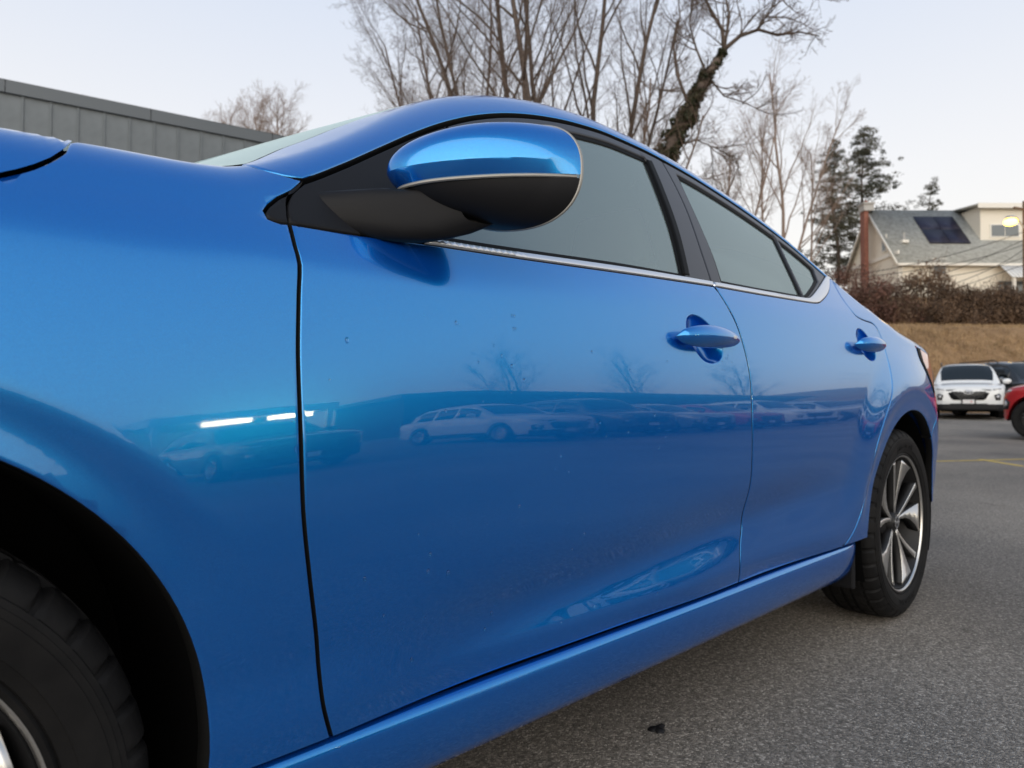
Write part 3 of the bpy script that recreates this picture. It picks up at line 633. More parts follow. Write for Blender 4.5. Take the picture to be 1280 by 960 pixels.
for side in (-1, 1):
    panel('pillar_lining', loop(crv([(1.42, .99), (1.47, 1.12), (1.52, 1.24), (1.55, 1.335)]), crv([(1.55, 1.335), (1.62, 1.33)]), crv([(1.62, 1.33), (1.58, 1.16), (1.54, .99)]), crv([(1.54, .99), (1.42, .99)])), M['pillarcloth'], car, gap=0, off=.06, step=.05, flange=.03, side=side, rings=[(0, 0, 0)])
    panel('door_card', loop(crv([(.52, .34), (2.3, .34), (2.3, .97), (1.5, .975), (.55, .93), (.52, .34)], smooth=False)), M['dash'], car, gap=0, off=.075, step=.08, flange=0, side=side, rings=[(0, 0, 0)])
    panel('seat_belt', loop(crv([(1.44, .99), (1.49, 1.25), (1.515, 1.25), (1.475, .99), (1.44, .99)], smooth=False)), M['cloth'], car, gap=0, off=.09, step=.05, flange=0, side=side, rings=[(0, 0, 0)])
# ------------------------------------------------------------------ door mirrors
MP = dict(c=(.7692, -.9441, 1.047), a=.1023, b=.072, psi=.3427, D=.119, sy=.1068, sz=.0019, n1=.88, n2=2.105, p=.0038, k=.098)
def mshell(ph, t, shrink=0.0):
    c, s = np.cos(ph), np.sin(ph); c = np.sign(c)*np.abs(c)**MP['n1']; s = np.sign(s)*np.abs(s)**MP['n1']; sc = np.maximum(0, 1-t**MP['n2'])**(1/MP['n2'])
    e1 = np.array([math.sin(MP['psi']), -math.cos(MP['psi']), 0]); e3 = np.array([-math.cos(MP['psi']), -math.sin(MP['psi']), 0]); e2 = np.array([0, 0, 1.])
    u = (MP['a']-shrink)*c*sc-MP['sy']*t; v = (MP['b']-shrink)*s*sc*(1+MP['k']*c)+MP['sz']*t+MP['p']*c*sc
    return np.array(MP['c'])+u[..., None]*e1+v[..., None]*e2+((MP['D']-shrink)*t)[..., None]*e3
def mgrid(name, p0, p1, n, mt, parent, side, shr=None, auto=50, ext=0):
    ph = np.linspace(p0, p1, n); t = np.sin(np.linspace(0, PI/2, 34)); T_, PH = np.meshgrid(t, ph, indexing='ij')
    sh = shr(PH) if shr else np.zeros_like(PH); P = mshell(PH, T_, 0)
    if shr:
        cen = np.array(MP['c']); d = P-mshell(PH, T_*0.999, .01); d /= np.linalg.norm(d, axis=-1, keepdims=True)+1e-9
        P = P-d*sh[..., None]*(1-T_[..., None]**6)
    P = P*np.array([1, -side, 1]) if side > 0 else P
    R_, C_ = T_.shape; Fc = [(i*C_+j, i*C_+j+1, (i+1)*C_+j+1, (i+1)*C_+j) for i in range(R_-1) for j in range(C_-1)]
    o = mk(name, P.reshape(-1, 3), Fc, mt, parent, True); fixn(o); o.data.set_sharp_from_angle(angle=math.radians(auto)); return o
dl = .20
for side in (-1, 1):
    ms = empty('side_mirror', (0, 0, 0)); ms.parent = car
    # whole shell, cut along the cap's lower edge; the band under the cap's crease is drawn in a little
    ph = np.linspace(0, 2*PI, 145)[:-1]; t = np.sin(np.linspace(0, PI/2, 48)); T_, PH = np.meshgrid(t, ph, indexing='ij'); G_ = mshell(PH, T_).reshape(-1, 3); C_ = 144
    Fc = [(i*C_+j, i*C_+(j+1) % C_, (i+1)*C_+(j+1) % C_, (i+1)*C_+j) for i in range(47) for j in range(C_)]
    def plane(a, b, c):
        a, b, c = map(np.array, (a, b, c)); n = np.cross(b-a, c-a); n /= np.linalg.norm(n); return a, (n if n[2] > 0 else -n)
    eo, en = plane((.6313, -.8476, 1.0233), (.6765, -.9566, 1.0304), (.7927, -1.035, 1.0392)); co, cn_ = plane((.6171, -.8542, 1.0443), (.6745, -.9581, 1.0514), (.7964, -1.0365, 1.0632))
    cc_ = np.array(MP['c'])-np.array([.05, -.03, 0])
    line_pts = []
    for nm, up, mt_ in (('mirror_cap', 1, M['paint']), ('mirror_housing', 0, M['plastic'])):
        bm = bmesh.new(); vs = [bm.verts.new(v) for v in G_]
        for f in Fc: bm.faces.new([vs[i] for i in f])
        bmesh.ops.remove_doubles(bm, verts=bm.verts, dist=1e-5)
        g = bm.verts[:]+bm.edges[:]+bm.faces[:]
        o_ = eo+en*(.0015 if up else -.0035); bmesh.ops.bisect_plane(bm, geom=g, plane_co=Vector(o_), plane_no=Vector(en), clear_inner=bool(up), clear_outer=not up)
        if up: bmesh.ops.bisect_plane(bm, geom=bm.verts[:]+bm.edges[:]+bm.faces[:], plane_co=Vector(co), plane_no=Vector(cn_))
        for v in bm.verts:
            p_ = np.array(v.co); d_ = (p_-co)@cn_
            rim_ = max(0, min(1, ((p_-np.array(MP['c']))@np.array([-math.cos(MP['psi']), -math.sin(MP['psi']), 0])-.002)/.03))
            if up and d_ < 0: dd = cc_-p_; dd[2] *= .2; dd /= np.linalg.norm(dd); p_ = p_+dd*min(.009, -d_*.36)*rim_
            if not up: dd = cc_-p_; dd[2] *= .2; dd /= np.linalg.norm(dd); p_ = p_+dd*.0075*rim_
            if side > 0: p_[1] *= -1
            v.co = Vector(p_)
        o = frombm(nm, bm, mt_, ms, True, auto=24 if up else 60)
    # grey trim strip along the cut
    gp = mshell(PH, T_); fn = lambda P: (P-eo)@en
    tr_ = []
    for j in range(C_):
        col_ = gp[:, j]; dv = fn(col_)
        for i in range(47):
            if dv[i]*dv[i+1] < 0: w_ = dv[i]/(dv[i]-dv[i+1]); tr_.append(col_[i]+(col_[i+1]-col_[i])*w_)
    for i in range(48):
        row_ = gp[i]; dv = fn(row_)
        for j in range(C_):
            k = (j+1) % C_
            if dv[j]*dv[k] < 0: w_ = dv[j]/(dv[j]-dv[k]); tr_.append(row_[j]+(row_[k]-row_[j])*w_)
    tr_ = np.array(tr_); ang_ = np.arctan2(tr_[:, 1]-cc_[1], tr_[:, 0]-cc_[0]); ref_ = math.atan2(.06, 1.0); tr_ = tr_[np.argsort((ang_-ref_) % (2*PI))]
    dd = cc_-tr_; dd[:, 2] = 0; dd /= np.linalg.norm(dd, axis=1, keepdims=True); tr_ = tr_+dd*.0070+np.array([0, 0, -.001])
    keep_ = [0]
    for i in range(1, len(tr_)):
        if np.linalg.norm(tr_[i]-tr_[keep_[-1]]) > .004: keep_.append(i)
    tr_ = tr_[keep_]*np.array([1, -1 if side > 0 else 1, 1]); tube('mirror_trim', tr_, .0028, M['silvertrim'], ms, 8)
    ph = np.linspace(0, 2*PI, 73); P = mshell(ph, ph*0, .001)
    if side > 0: P = P*np.array([1, -1, 1])
    tube('mirror_lip', P+np.array([.0015, 0, 0]), .0026, M['silvertrim'], ms, 8)
    P = mshell(ph[:-1], ph[:-1]*0, .014)+np.array([-math.cos(MP['psi']), -math.sin(MP['psi']), 0])*.010
    if side > 0: P = P*np.array([1, -1, 1])
    mk('mirror_glass', P, [tuple(range(72))], M['mirror'], ms)
    # arm, lofted from the sail panel into the housing
    secs = [((.515, -.755, .980), .05, .018), ((.580, -.826, .982), .076, .030), ((.628, -.866, .983), .068, .036), ((.660, -.889, .986), .056, .033), ((.690, -.908, .995), .047, .033), ((.722, -.93, 1.008), .040, .030)]
    V, Fc = [], []; K = 24
    for (c, ax, az) in secs:
        for k in range(K):
            a = 2*PI*k/K; ca, sa = math.cos(a), math.sin(a)
            ca = math.copysign(abs(ca)**.7, ca); sa = math.copysign(abs(sa)**.7, sa)
            V.append((c[0]+ax*ca*.80, (c[1]-.012*ca)*(-side), c[2]+az*sa))
    for i in range(len(secs)-1):
        for k in range(K): k2 = (k+1) % K; Fc.append((i*K+k, i*K+k2, (i+1)*K+k2, (i+1)*K+k))
    o = fixn(mk('mirror_arm', V, Fc, M['plastic'], ms, True))
# ------------------------------------------------------------------ wheels
def text_mesh(s, size, depth):
    cu = bpy.data.curves.new('t', 'FONT'); cu.body = s; cu.size = size; cu.extrude = depth; cu.align_x = 'CENTER'
    o = bpy.data.objects.new('t', cu); COL.objects.link(o); dg = bpy.context.evaluated_depsgraph_get()
    me = bpy.data.meshes.new_from_object(o.evaluated_get(dg)); V = np.array([tuple(v.co) for v in me.vertices]); F_ = [tuple(p.vertices) for p in me.polygons]
    bpy.data.objects.remove(o); bpy.data.curves.remove(cu); bpy.data.meshes.remove(me); return V, F_
TYP = [(.222, -.082), (.229, -.0975), (.2345, -.1000), (.2385, -.0975), (.240, -.1010), (.252, -.1050), (.2525, -.1060), (.268, -.1078), (.2785, -.1080), (.279, -.1068), (.286, -.1064), (.2865, -.1054), (.2925, -.1038), (.2935, -.1018), (.2985, -.1005), (.307, -.0952), (.3145, -.0865), (.3185, -.077), (.3205, -.060), (.3140, -.058), (.3140, -.050), (.3222, -.048), (.3232, -.020), (.3165, -.018), (.3165, -.010), (.3235, -.008), (.3235, .008), (.3165, .010), (.3165, .018), (.3232, .020), (.3222, .048), (.3140, .050), (.3140, .058), (.3205, .060), (.3185, .077), (.307, .095), (.279, .107), (.222, .085)]
def tymod(i, j, r, y):
    if r > .2932 and y < -.057 and i % 9 in (0, 1): return r-.006*min(1, (r-.2932)/.006+.35)
    if r > .315 and abs(y) < .05 and (i+j) % 9 == 0: return r-.003
    return r
LV, LF = text_mesh('FIRESTONE', .030, .0011)
def sp_blade(pts, y_in, y_out, thick, mt, par, name):
    """spoke blade from polar outline pts [(r,a_left,a_right,y)]"""
    V, Fc = [], []
    for (r, a0, a1, y) in pts:
        for a, dy in ((a0, 0), (a1, 0), (a1, thick), (a0, thick)):
            V.append((r*math.sin(math.radians(a)), y+dy, r*math.cos(math.radians(a))))
    n = len(pts)
    for i in range(n-1):
        for k in range(4): k2 = (k+1) % 4; Fc.append((i*4+k, i*4+k2, (i+1)*4+k2, (i+1)*4+k))
    Fc += [(0, 1, 2, 3), tuple((n-1)*4+k for k in range(4))]
    mi = [0 if (i < 4*(n-1) and i % 4 == 0) else 1 for i in range(len(Fc))]
    o = mk(name, V, Fc, mt, par); o.data.materials.append(M['rimdark']); o.data.polygons.foreach_set('material_index', mi); return fixn(o)
def make_wheel(loc, side, spin, steer=0):
    wh = empty('wheel', loc); wh.parent = car; wh.rotation_euler = (0, 0, (0 if side < 0 else PI)+steer)
    sub = empty('x') if False else None
    R_ = Matrix.Rotation(math.radians(spin), 4, 'Y')
    objs = []
    ty = lathe('tyre', TYP, M['rubber'], wh, 360, mod=tymod, auto=25); fixn(ty); objs.append(ty)
    for base in (90, 270):
        V = []
        for (x, y, z) in LV:
            r = .2555+y*.80; a = math.radians(base)-x*1.15/.268
            V.append((r*math.cos(a), -.1060-max(0, (r-.255))*.05-.0007-z, r*math.sin(a)))
        objs.append(fixn(mk('tyre_lettering', V, LF, M['rubber'], wh)))
    objs.append(fixn(lathe('rim_lip', [(.2255, -.088), (.2300, -.0955), (.2290, -.0980), (.2270, -.0978), (.2255, -.0955), (.2240, -.0920)], M['machined'], wh, 120, auto=60)))
    objs.append(fixn(lathe('rim_barrel', [(.2260, -.088), (.2212, -.0905), (.2150, -.078), (.200, -.03), (.194, .03), (.200, .08)], M['rimdark'], wh, 80)))
    objs.append(fixn(lathe('brake_disc', [(.05, .0), (.135, .0), (.135, .016), (.05, .016)], M['disc'], wh, 60)))
    objs.append(fixn(lathe('hub', [(.001, -.074), (.030, -.074), (.034, -.070), (.038, -.055), (.060, -.045), (.060, .01), (.001, .01)], M['rimdark'], wh, 40)))
    objs.append(fixn(lathe('centre_cap', [(.001, -.0785), (.022, -.0785), (.0255, -.0765), (.027, -.073)], M['grille'], wh, 40)))
    objs.append(fixn(lathe('cap_emblem', [(.0165, -.0800), (.0205, -.0800), (.0205, -.0780), (.0165, -.0780)], M['chrome'], wh, 40, closed=True)))
    objs.append(boxo('cap_emblem', (-.023, -.0806, -.0035), (.023, -.078, .0035), M['chrome'], wh))
    for k in range(5):
        a = 72*k+2
        ys = lambda r: -.071-.019*(max(0, r-.03)/.185)**1.4
        rows = [.026, .06, .10, .14, .18, .205, .2135]
        objs.append(sp_blade([(r, a-17*((r-.026)/.187)**.55-2-10*(.03/r)**1.5, a-17*((r-.026)/.187)**.55+3.0+8*(.03/r)**1.5, ys(r)) for r in rows], 0, 0, .034, M['machined'], wh, 'spoke'))
        objs.append(sp_blade([(r, a+1.5*((r-.026)/.187)+2.5-8*(.03/r)**1.5, a+23*((r-.026)/.187)**1.7+7.5+9*(.03/r)**1.5, ys(r)) for r in rows], 0, 0, .034, M['machined'], wh, 'spoke'))
        # dark inner flanks behind the machined faces
        objs.append(sp_blade([(r, a-16*((r-.026)/.187)**.55+2-10*(.03/r)**1.5, a+4*((r-.026)/.187)**2.2+4+9*(.03/r)**1.5, ys(r)+.030+.02*(1-r/.22)) for r in rows[:-1]], 0, 0, .012, M['grille'], wh, 'spoke_backing'))
        an = math.radians(a+36)
        objs.append(fixn(lathe('wheel_nut', [(.001, -.064), (.009, -.062), (.010, -.045), (.012, -.040)], M['chrome'], wh, 10))); objs[-1].location = (.046*math.sin(an), 0, .046*math.cos(an))
    for o in objs:
        o.matrix_local = R_ @ o.matrix_local
    return wh
make_wheel((.004, -.772, .3225), -1, -18)
make_wheel((2.722, -.782, .3215), -1, 0)
make_wheel((.0, .775, .3225), 1, 10); make_wheel((2.713, .785, .3225), 1, 40)
# black plastic spat between sill end and rear tyre
panel('mud_flap', loop(crv([(2.300, .322), (2.346, .322), (2.356, .43), (2.346, .43), (2.300, .322)], smooth=False)), M['plastic'], car, gap=0, off=.03, step=.03, flange=.12)
boxo('mud_flap', (2.315, -.86, .165), (2.335, -.62, .30), M['plastic'], car, bev=.006)
# ------------------------------------------------------------------ rain drops on the front door
random.seed(5)
fdoor = [o for o in car.children if o.name.startswith('front_door')][0]
drops = [(.705, .841, .0028), (.818, .861, .0022), (.823, .861, .0020), (.819, .841, .0024), (.824, .841, .002), (.775, .813, .002), (.79, .798, .0022), (.81, .784, .0028), (.835, .763, .003), (.528, .805, .0032), (.555, .509, .0026), (.657, .501, .003), (.658, .524, .0026), (.693, .493, .0034), (.826, .572, .0024), (.80, .41, .003), (.643, .382, .003), (.788, .388, .0026), (.502, .755, .0016)]
for i in range(46):
    drops.append((random.uniform(.56, 1.25), random.choice([random.uniform(.36, .56), random.uniform(.60, .86)]), random.uniform(.0010, .0022)))
for i in range(5):
    x0 = random.uniform(.76, .84)
    for j in range(7): drops.append((x0+j*.003+random.uniform(-.001, .001), .87-j*.014-random.uniform(0, .01), .0007))
for i in range(9): drops.append((random.uniform(1.44, 1.50), random.uniform(.80, .838), random.uniform(.001, .0018)))
V, Fc = [], []
for (x, z, r) in drops:
    P, n = Ppos(np.array([x]), np.array([z])); P, n = P[0], n[0]; tx = np.array([1, 0, 0.]); tz = np.cross(tx, n); tz /= np.linalg.norm(tz)
    if tz[2] < 0: tz = -tz
    b = len(V); K = 10
    for k in range(4):
        el = k/4*PI/2
        for j in range(K):
            a = 2*PI*j/K; V.append(P+n*(r*.62*math.sin(el)-.0001)+(tx*math.cos(a)*.8+tz*math.sin(a)*1.25)*r*math.cos(el))
    V.append(P+n*r*.62)
    for k in range(3):
        for j in range(K): j2 = (j+1) % K; Fc.append((b+k*K+j, b+k*K+j2, b+(k+1)*K+j2, b+(k+1)*K+j))
    for j in range(K): Fc.append((b+3*K+j, b+3*K+(j+1) % K, b+4*K))
wd = fixn(mk('water_droplets', V, Fc, M['water'], fdoor, True)); tag(wd, kind='stuff')
# ------------------------------------------------------------------ the place: frame of depth (d) and right (r) measured from the camera's standpoint
def dr(d, r, z=0): return np.array([CAM[0]+_F[0]*d+_R[0]*r, CAM[1]+_F[1]*d+_R[1]*r, z])
def at(px, py, d):
    v = F3+R3*(px-640)/FPX-U3*(py-480)/FPX; return CAM+v*d/(v@F3)
_gz = pch([-300, 8, 12, 21.5, 26, 27, 29, 34, 38, 44, 50, 70, 400], [0, 0, .07, .27, .36, .45, 1.3, 4.25, 5.0, 6.6, 8.2, 8.6, 10])
def gz(d): return float(_gz(d))
def gpt(px, py, off=0):
    """ground point seen at a pixel on the lot"""
    v = F3+R3*(px-640)/FPX-U3*(py-480)/FPX; d = 6.
    for _ in range(60): d = .7*d+.3*(gz(d)+off-CAM[2])/(v[2]/(v@_F)) if v[2] < 0 else 30
    return CAM+v*d/(v@_F)
# lot and bank
V, Fc = [], []; ds = [-220, -120, -60, -30, -15, -8, -4, 0, 4, 8, 9, 10, 11, 12, 14, 16, 18, 20, 22, 24, 26, 26.6]; rs_ = [-220, -120, -60, -30, -15, -5, 0, 5, 15, 30, 60, 120, 220]
for d in ds:
    for r in rs_: V.append(dr(d, r, gz(d) if d < 26.5 else gz(26)))
for i in range(len(ds)-1):
    for j in range(len(rs_)-1): n = len(rs_); Fc.append((i*n+j, i*n+j+1, (i+1)*n+j+1, (i+1)*n+j))
tag(fixn(mk('asphalt_lot', V, Fc, M['asphalt'], None, True)), kind='structure')
random.seed(2); V, Fc = [], []; ds = list(np.arange(26.2, 52, .5))+list(np.arange(54, 100, 4))+[120, 160, 220, 300]; rs_ = list(np.arange(-60, 60, .8)); rs_ = [-300, -150, -90]+rs_+[90, 150, 300]
for d in ds:
    for r in rs_: V.append(dr(d, r, gz(d)-(.12 if d < 26.6 else 0)+(random.uniform(-.05, .05)+.10*math.sin(r*.5+d)*math.sin(d*.6) if 27 < d < 60 else 0)))
n = len(rs_)
for i in range(len(ds)-1):
    for j in range(n-1): Fc.append((i*n+j, i*n+j+1, (i+1)*n+j+1, (i+1)*n+j))
tag(fixn(mk('grass_bank', V, Fc, M['grassd'], None, True)), kind='structure')
# dry grass blades over the bank face
V, Fc = [], []
for i in range(26000):
    d = random.uniform(26.6, 36); r = random.uniform(8, 30); z = gz(d); p = dr(d, r, z-.03); h = random.uniform(.08, .26); a = random.uniform(0, 2*PI); l = random.uniform(-.12, .12); w = .02
    b = len(V); V += [p+np.array([w*math.cos(a), w*math.sin(a), 0]), p-np.array([w*math.cos(a), w*math.sin(a), 0]), p+np.array([l, random.uniform(-.12, .12), h])]; Fc.append((b, b+1, b+2))
tag(mk('dry_grass', V, Fc, M['straw']), 'tan dry winter grass covering the bank behind the parked cars', 'grass', kind='stuff')
# painted lines
def line(name, p0, p1, w):
    a, b = np.array(p0), np.array(p1); t = b-a; t /= np.linalg.norm(t); s = np.array([-t[1], t[0], 0])*w/2; n = 16; V, Fc = [], []
    for i in range(n+1):
        p = a+(b-a)*i/n; d = (p-CAM)@_F; z = gz(d)+.004; V += [(*(p+s)[:2], z), (*(p-s)[:2], z)]
    for i in range(n): Fc.append((2*i, 2*i+1, 2*i+3, 2*i+2))
    return tag(fixn(mk(name, V, Fc, M['yellow'])), kind='structure')
line('painted_bay_line', gpt(1165, 577), gpt(1420, 571), .085); line('painted_bay_line', gpt(1226, 574.5), gpt(1282, 583.5), .085)
random.seed(8); tb = gpt(822, 912); V = [(tb[0], tb[1], .009)]
for ring_, hz in ((.45, .007), (.85, .004), (1.0, -.001)):
    for k in range(18): a = 2*PI*k/18; rr_ = (.015+.005*math.sin(3*a+1)+random.uniform(-.004, .004))*ring_; V.append((tb[0]+rr_*math.cos(a)*1.5, tb[1]+rr_*math.sin(a), hz))
Fc = [(0, 1+k, 1+(k+1) % 18) for k in range(18)]+[(1+18*j+k, 1+18*j+(k+1) % 18, 19+18*j+(k+1) % 18, 19+18*j+k) for j in range(2) for k in range(18)]
tag(fixn(mk('tar_blob', V, Fc, M['plastic'], None, True)), 'small dark tar blob stuck to the asphalt beside the blue sedan', 'tar blob')
# ------------------------------------------------------------------ parked cars
def bgwheel(par, x, y, r, w, side, dark):
    o = lathe('tyre', [(r*.66, -w*.42), (r*.70, -w*.5), (r*.9, -w*.5), (r*.97, -w*.42), (r, -w*.25), (r, w*.3), (r*.9, w*.5), (r*.66, w*.4)], M['rubber'], par, 40); fixn(o); o.location = (x, y, r)
    if side > 0: o.rotation_euler = (0, 0, PI)
    rim = lathe('rim', [(r*.69, -w*.46), (r*.66, -w*.50), (r*.63, -w*.42), (r*.60, -w*.05), (.01, -w*.05)], M['rimdark'] if dark else M['machined'], o, 40); fixn(rim)
    for k in range(5):
        for s in (-8, 8):
            a = math.radians(72*k+s); V = []; 
            for rr in (r*.10, r*.66):
                for da, dy in ((-.018/rr*rr/r*.34, 0), (.018/rr*rr/r*.34, 0), (.018/rr*rr/r*.34, .03), (-.018/rr*rr/r*.34, .03)):
                    aa = a+da*(1.4 if rr < r*.3 else 1); V.append((rr*math.sin(aa), -w*.34-(.02 if rr > r*.3 else 0)+dy, rr*math.cos(aa)))
            fixn(mk('spoke', V, [(0, 1, 2, 3), (4, 5, 6, 7), (0, 1, 5, 4), (1, 2, 6, 5), (2, 3, 7, 6), (3, 0, 4, 7)], M['machined'] if not dark else M['gpaint'], o))
    return o
def bgcar(name, label, paint, loc, heading, kind='suv', group=None, cat='car', dark=False, clad=True, oh=None):
    """front at +x in local space"""
    c = empty(name, loc, heading); tag(c, label, cat, group)
    if kind == 'suv': Ln, wb, hood, belt, roof, hw, r = 4.70, 2.76, 1.03, 1.06, 1.68, .945, .365; gx = [1.20, .50, -.1, -1.0, -1.75, -2.18]; 
    else: Ln, wb, hood, belt, roof, hw, r = 4.65, 2.72, .93, .95, 1.44, .90, .325; gx = [1.10, .35, -.1, -.9, -1.55, -2.00]
    fx, rx = Ln/2, -Ln/2; xf, xr = wb/2+.03, -wb/2+.03
    if oh: xf = fx-oh; xr = xf-wb
    top = pch([rx, rx+.06, rx+.25, -1.9, -1.2, .6, 1.15, fx-.55, fx-.18, fx-.05, fx], [belt-.28, belt-.08, belt-.01, belt, belt, belt-.01, hood+.02, hood-.04, hood-.09, hood-.15, hood-.24])
    wid = pch([rx, rx+.08, rx+.35, -1.2, 1.2, fx-.45, fx-.15, fx-.04, fx], [hw-.16, hw-.06, hw-.01, hw, hw, hw-.03, hw-.12, hw-.22, hw-.30])
    bot = pch([rx, rx+.3, -1, 1, fx-.35, fx], [.40, .28, .24, .24, .26, .34])
    xs_ = sorted(set(list(np.linspace(rx, fx, 90))+[fx-.01, fx-.02, rx+.01, xf-r*1.13, xf+r*1.13, xr-r*1.13, xr+r*1.13])); V, Fc = [], []; K = 0
    for x in xs_:
        zb = float(bot(x)); zt = float(top(x)); w = float(wid(x))
        for xw in (xf, xr):
            q = (r*1.14)**2-(x-xw)**2
            if q > 0: zb = max(zb, min(r+math.sqrt(q), zt-.12))
        h = zt-zb
        sec_ = [(w*.80, zb), (w*.955, zb+.015), (w*.985, zb+h*.10), (w*.985, zb+h*.35), (w*1.0, zb+h*.62), (w*.992, zb+h*.78), (w*.965, zb+h*.90), (w*.91, zt-.012), (w*.80, zt+.006), (w*.45, zt+.030), (0, zt+.036)]
        ring = [(-a, b) for a, b in sec_[::-1]][:-1]; ring = [(a, b) for a, b in sec_]+[(-a, b) for a, b in sec_[::-1][1:]]
        K = len(ring); V += [(x, a, b) for a, b in ring]
    for i in range(len(xs_)-1):
        for k in range(K): k2 = (k+1) % K; Fc.append((i*K+k, i*K+k2, (i+1)*K+k2, (i+1)*K+k))
    Fc += [tuple(range(K)), tuple((len(xs_)-1)*K+k for k in range(K))]
    body = fixn(mk('body', V, Fc, paint, c, True, auto=38))
    boxo('underbody', (rx+.25, -hw*.72, .20), (fx-.3, hw*.72, belt-.25), M['liner'], c)
    # greenhouse: roof surface with glass between pillars
    gt = [(gx[0], belt-.02, 0), (gx[1], roof-.06, 1), (gx[2], roof, 1), (gx[3], roof-.01, 1), (gx[4], roof-.07, 1), (gx[5], belt-.02, 0)]
    zt_ = pch([gx[5], gx[4], gx[3], gx[2], gx[1], gx[0]], [belt-.03, roof-.09, roof-.01, roof, roof-.07, belt-.03])
    def gpos(x, t, off=0):
        z1 = float(zt_(x)); z0 = belt-.03; u = min(1, t); z = z0+(z1-z0)*u
        w = (hw*.93-(z-z0)*.36-off)*(1 if True else 0); return w, z
    gsx = list(np.linspace(gx[5], gx[0], 60)); V, Fc = [], []
    for x in gsx:
        z0 = belt-.03; z1 = float(zt_(x)); h = max(z1-z0, .004); wb_ = hw*.93; wt = wb_-h*.36
        k_ = min(1, min(gx[0]-x, x-gx[5])/.35); wb_ -= .10*(1-k_)**2; wt -= .10*(1-k_)**2
        rg = [(wb_, z0), (wb_-h*.33, z0+h*.86), (wt-.04, z0+h*.965), (wt-.16, z1+.012), (wt*.5, z1+.03), (0, z1+.035)]
        ring = rg+[(-a, b) for a, b in rg[::-1][1:]]; K = len(ring); V += [(x, a, b) for a, b in ring]
    for i in range(len(gsx)-1):
        for k in range(K-1): Fc.append((i*K+k, i*K+k+1, (i+1)*K+k+1, (i+1)*K+k))
    gh = fixn(mk('cabin', V, Fc, paint, c, True, auto=50))
    # side windows (each its own pane) standing 4 mm proud of the cabin skin
    def gside(x, t, s, off):
        z0 = belt-.03; h = float(zt_(x))-z0; k_ = min(1, min(gx[0]-x, x-gx[5])/.35); w = hw*.93-.10*(1-k_)**2
        return (x, s*(w-.33/.86*t*h+off), z0+t*h)
    pil = [(gx[0]-.42, gx[2]-.02), (gx[2]-.10, gx[3]+.02), (gx[3]-.07, gx[4]-.02)]
    for s in (-1, 1):
        for (xa, xb) in pil:
            V = []; n = 10
            for i in range(n+1):
                x = xa+(xb-xa)*i/n; V += [gside(x, .06+.02, s, .006), gside(x, .80, s, .006)]
            Fc = [(2*i, 2*i+1, 2*i+3, 2*i+2) for i in range(n)]
            m_ = len(V); V += [(p[0], p[1]-s*.012, p[2]) for p in V]
            Fc += [(2*i, 2*i+2, m_+2*i+2, m_+2*i) for i in range(n)]+[(2*i+1, 2*i+3, m_+2*i+3, m_+2*i+1) for i in range(n)]+[(0, 1, m_+1, m_), (2*n, 2*n+1, m_+2*n+1, m_+2*n)]
            fixn(mk('side_window', V, Fc, M['bgglass'], c))
        o = fixn(mk('door_mirror', *mirror_blob(), M['gpaint'] if dark else paint, c, True)); o.location = (gx[0]-.45, s*(hw+.09), belt+.06)
        for xw in (xf, xr): bgwheel(c, xw, s*(hw-.115), r, .23, s, dark)
        for hx in (gx[2]-.25, gx[3]-.2): boxo('door_handle', (hx-.11, s*(hw-.005)-.012, belt-.16), (hx+.11, s*(hw-.005)+.012, belt-.135), paint, c, bev=.008)
        if kind == 'suv': tube('roof_rail', [(gx[2]+.25, s*(hw*.68), roof-.02), (gx[2]+.1, s*(hw*.68), roof+.055), (gx[4]+.2, s*(hw*.68), roof+.045), (gx[4]+.02, s*(hw*.68), roof-.04)], .018, M['grille'], c, 8)
    def glass_sheet(nm, xa, xb, tw):
        V = []; n = 10; m = 12
        for i in range(n+1):
            x = xa+(xb-xa)*i/n; z = float(zt_(x)); h = z-(belt-.03)
            k_ = min(1, min(gx[0]-x, x-gx[5])/.35); wt = hw*.93-.10*(1-k_)**2-h*.36
            for j in range(m+1):
                v = -1+2*j/m; y = v*(wt-.06); av = abs(y)
                zz = z+.035-(.005*(av/(wt*.5)) if av < wt*.5 else .005+.018*((av-wt*.5)/(wt*.5-.16+1e-6)) if av < wt-.16 else .023+.035*((av-wt+.16)/.12))
                V.append((x, y, zz+.008))
        Fc = [(i*(m+1)+j, i*(m+1)+j+1, (i+1)*(m+1)+j+1, (i+1)*(m+1)+j) for i in range(n) for j in range(m)]
        o = fixn(mk(nm, V, Fc, M['bgglass'], c, True)); return o
    glass_sheet('windscreen', gx[0]-.10, gx[1]+.06, 1); glass_sheet('rear_window', gx[4]-.02, gx[5]+.10, 1)
    # front: grille, lamps, plate, bumper cladding
    def fpos(y, z, off=0.0):
        # x on the nose for a given y,z: follow width/top taper
        lo, hi = fx-.7, fx
        for _ in range(24):
            m_ = (lo+hi)/2
            if float(wid(m_))*.99 > abs(y) and float(top(m_)) > z: lo = m_
            else: hi = m_
        return lo+off
    def patch(nm, poly, mt, par, off=.012, thick=.03):
        A = np.array(poly); cpt = A.mean(0); V = [(fpos(y, z, off), y, z) for y, z in poly]+[(fpos(y, z, off)-thick-.03, y, z) for y, z in poly]; n = len(poly)
        V.append((fpos(*cpt, off), *cpt)); Fc = [(i, (i+1) % n, 2*n) for i in range(n)]+[(i, (i+1) % n, n+(i+1) % n, n+i) for i in range(n)]
        return fixn(mk(nm, V, Fc, mt, par))
    zc = hood-.33
    gr = patch('grille', [(-.56, zc+.14), (-.25, zc+.16), (.25, zc+.16), (.56, zc+.14), (.42, zc-.13), (.36, zc-.16), (-.36, zc-.16), (-.42, zc-.13)], M['grille'], c, .016)
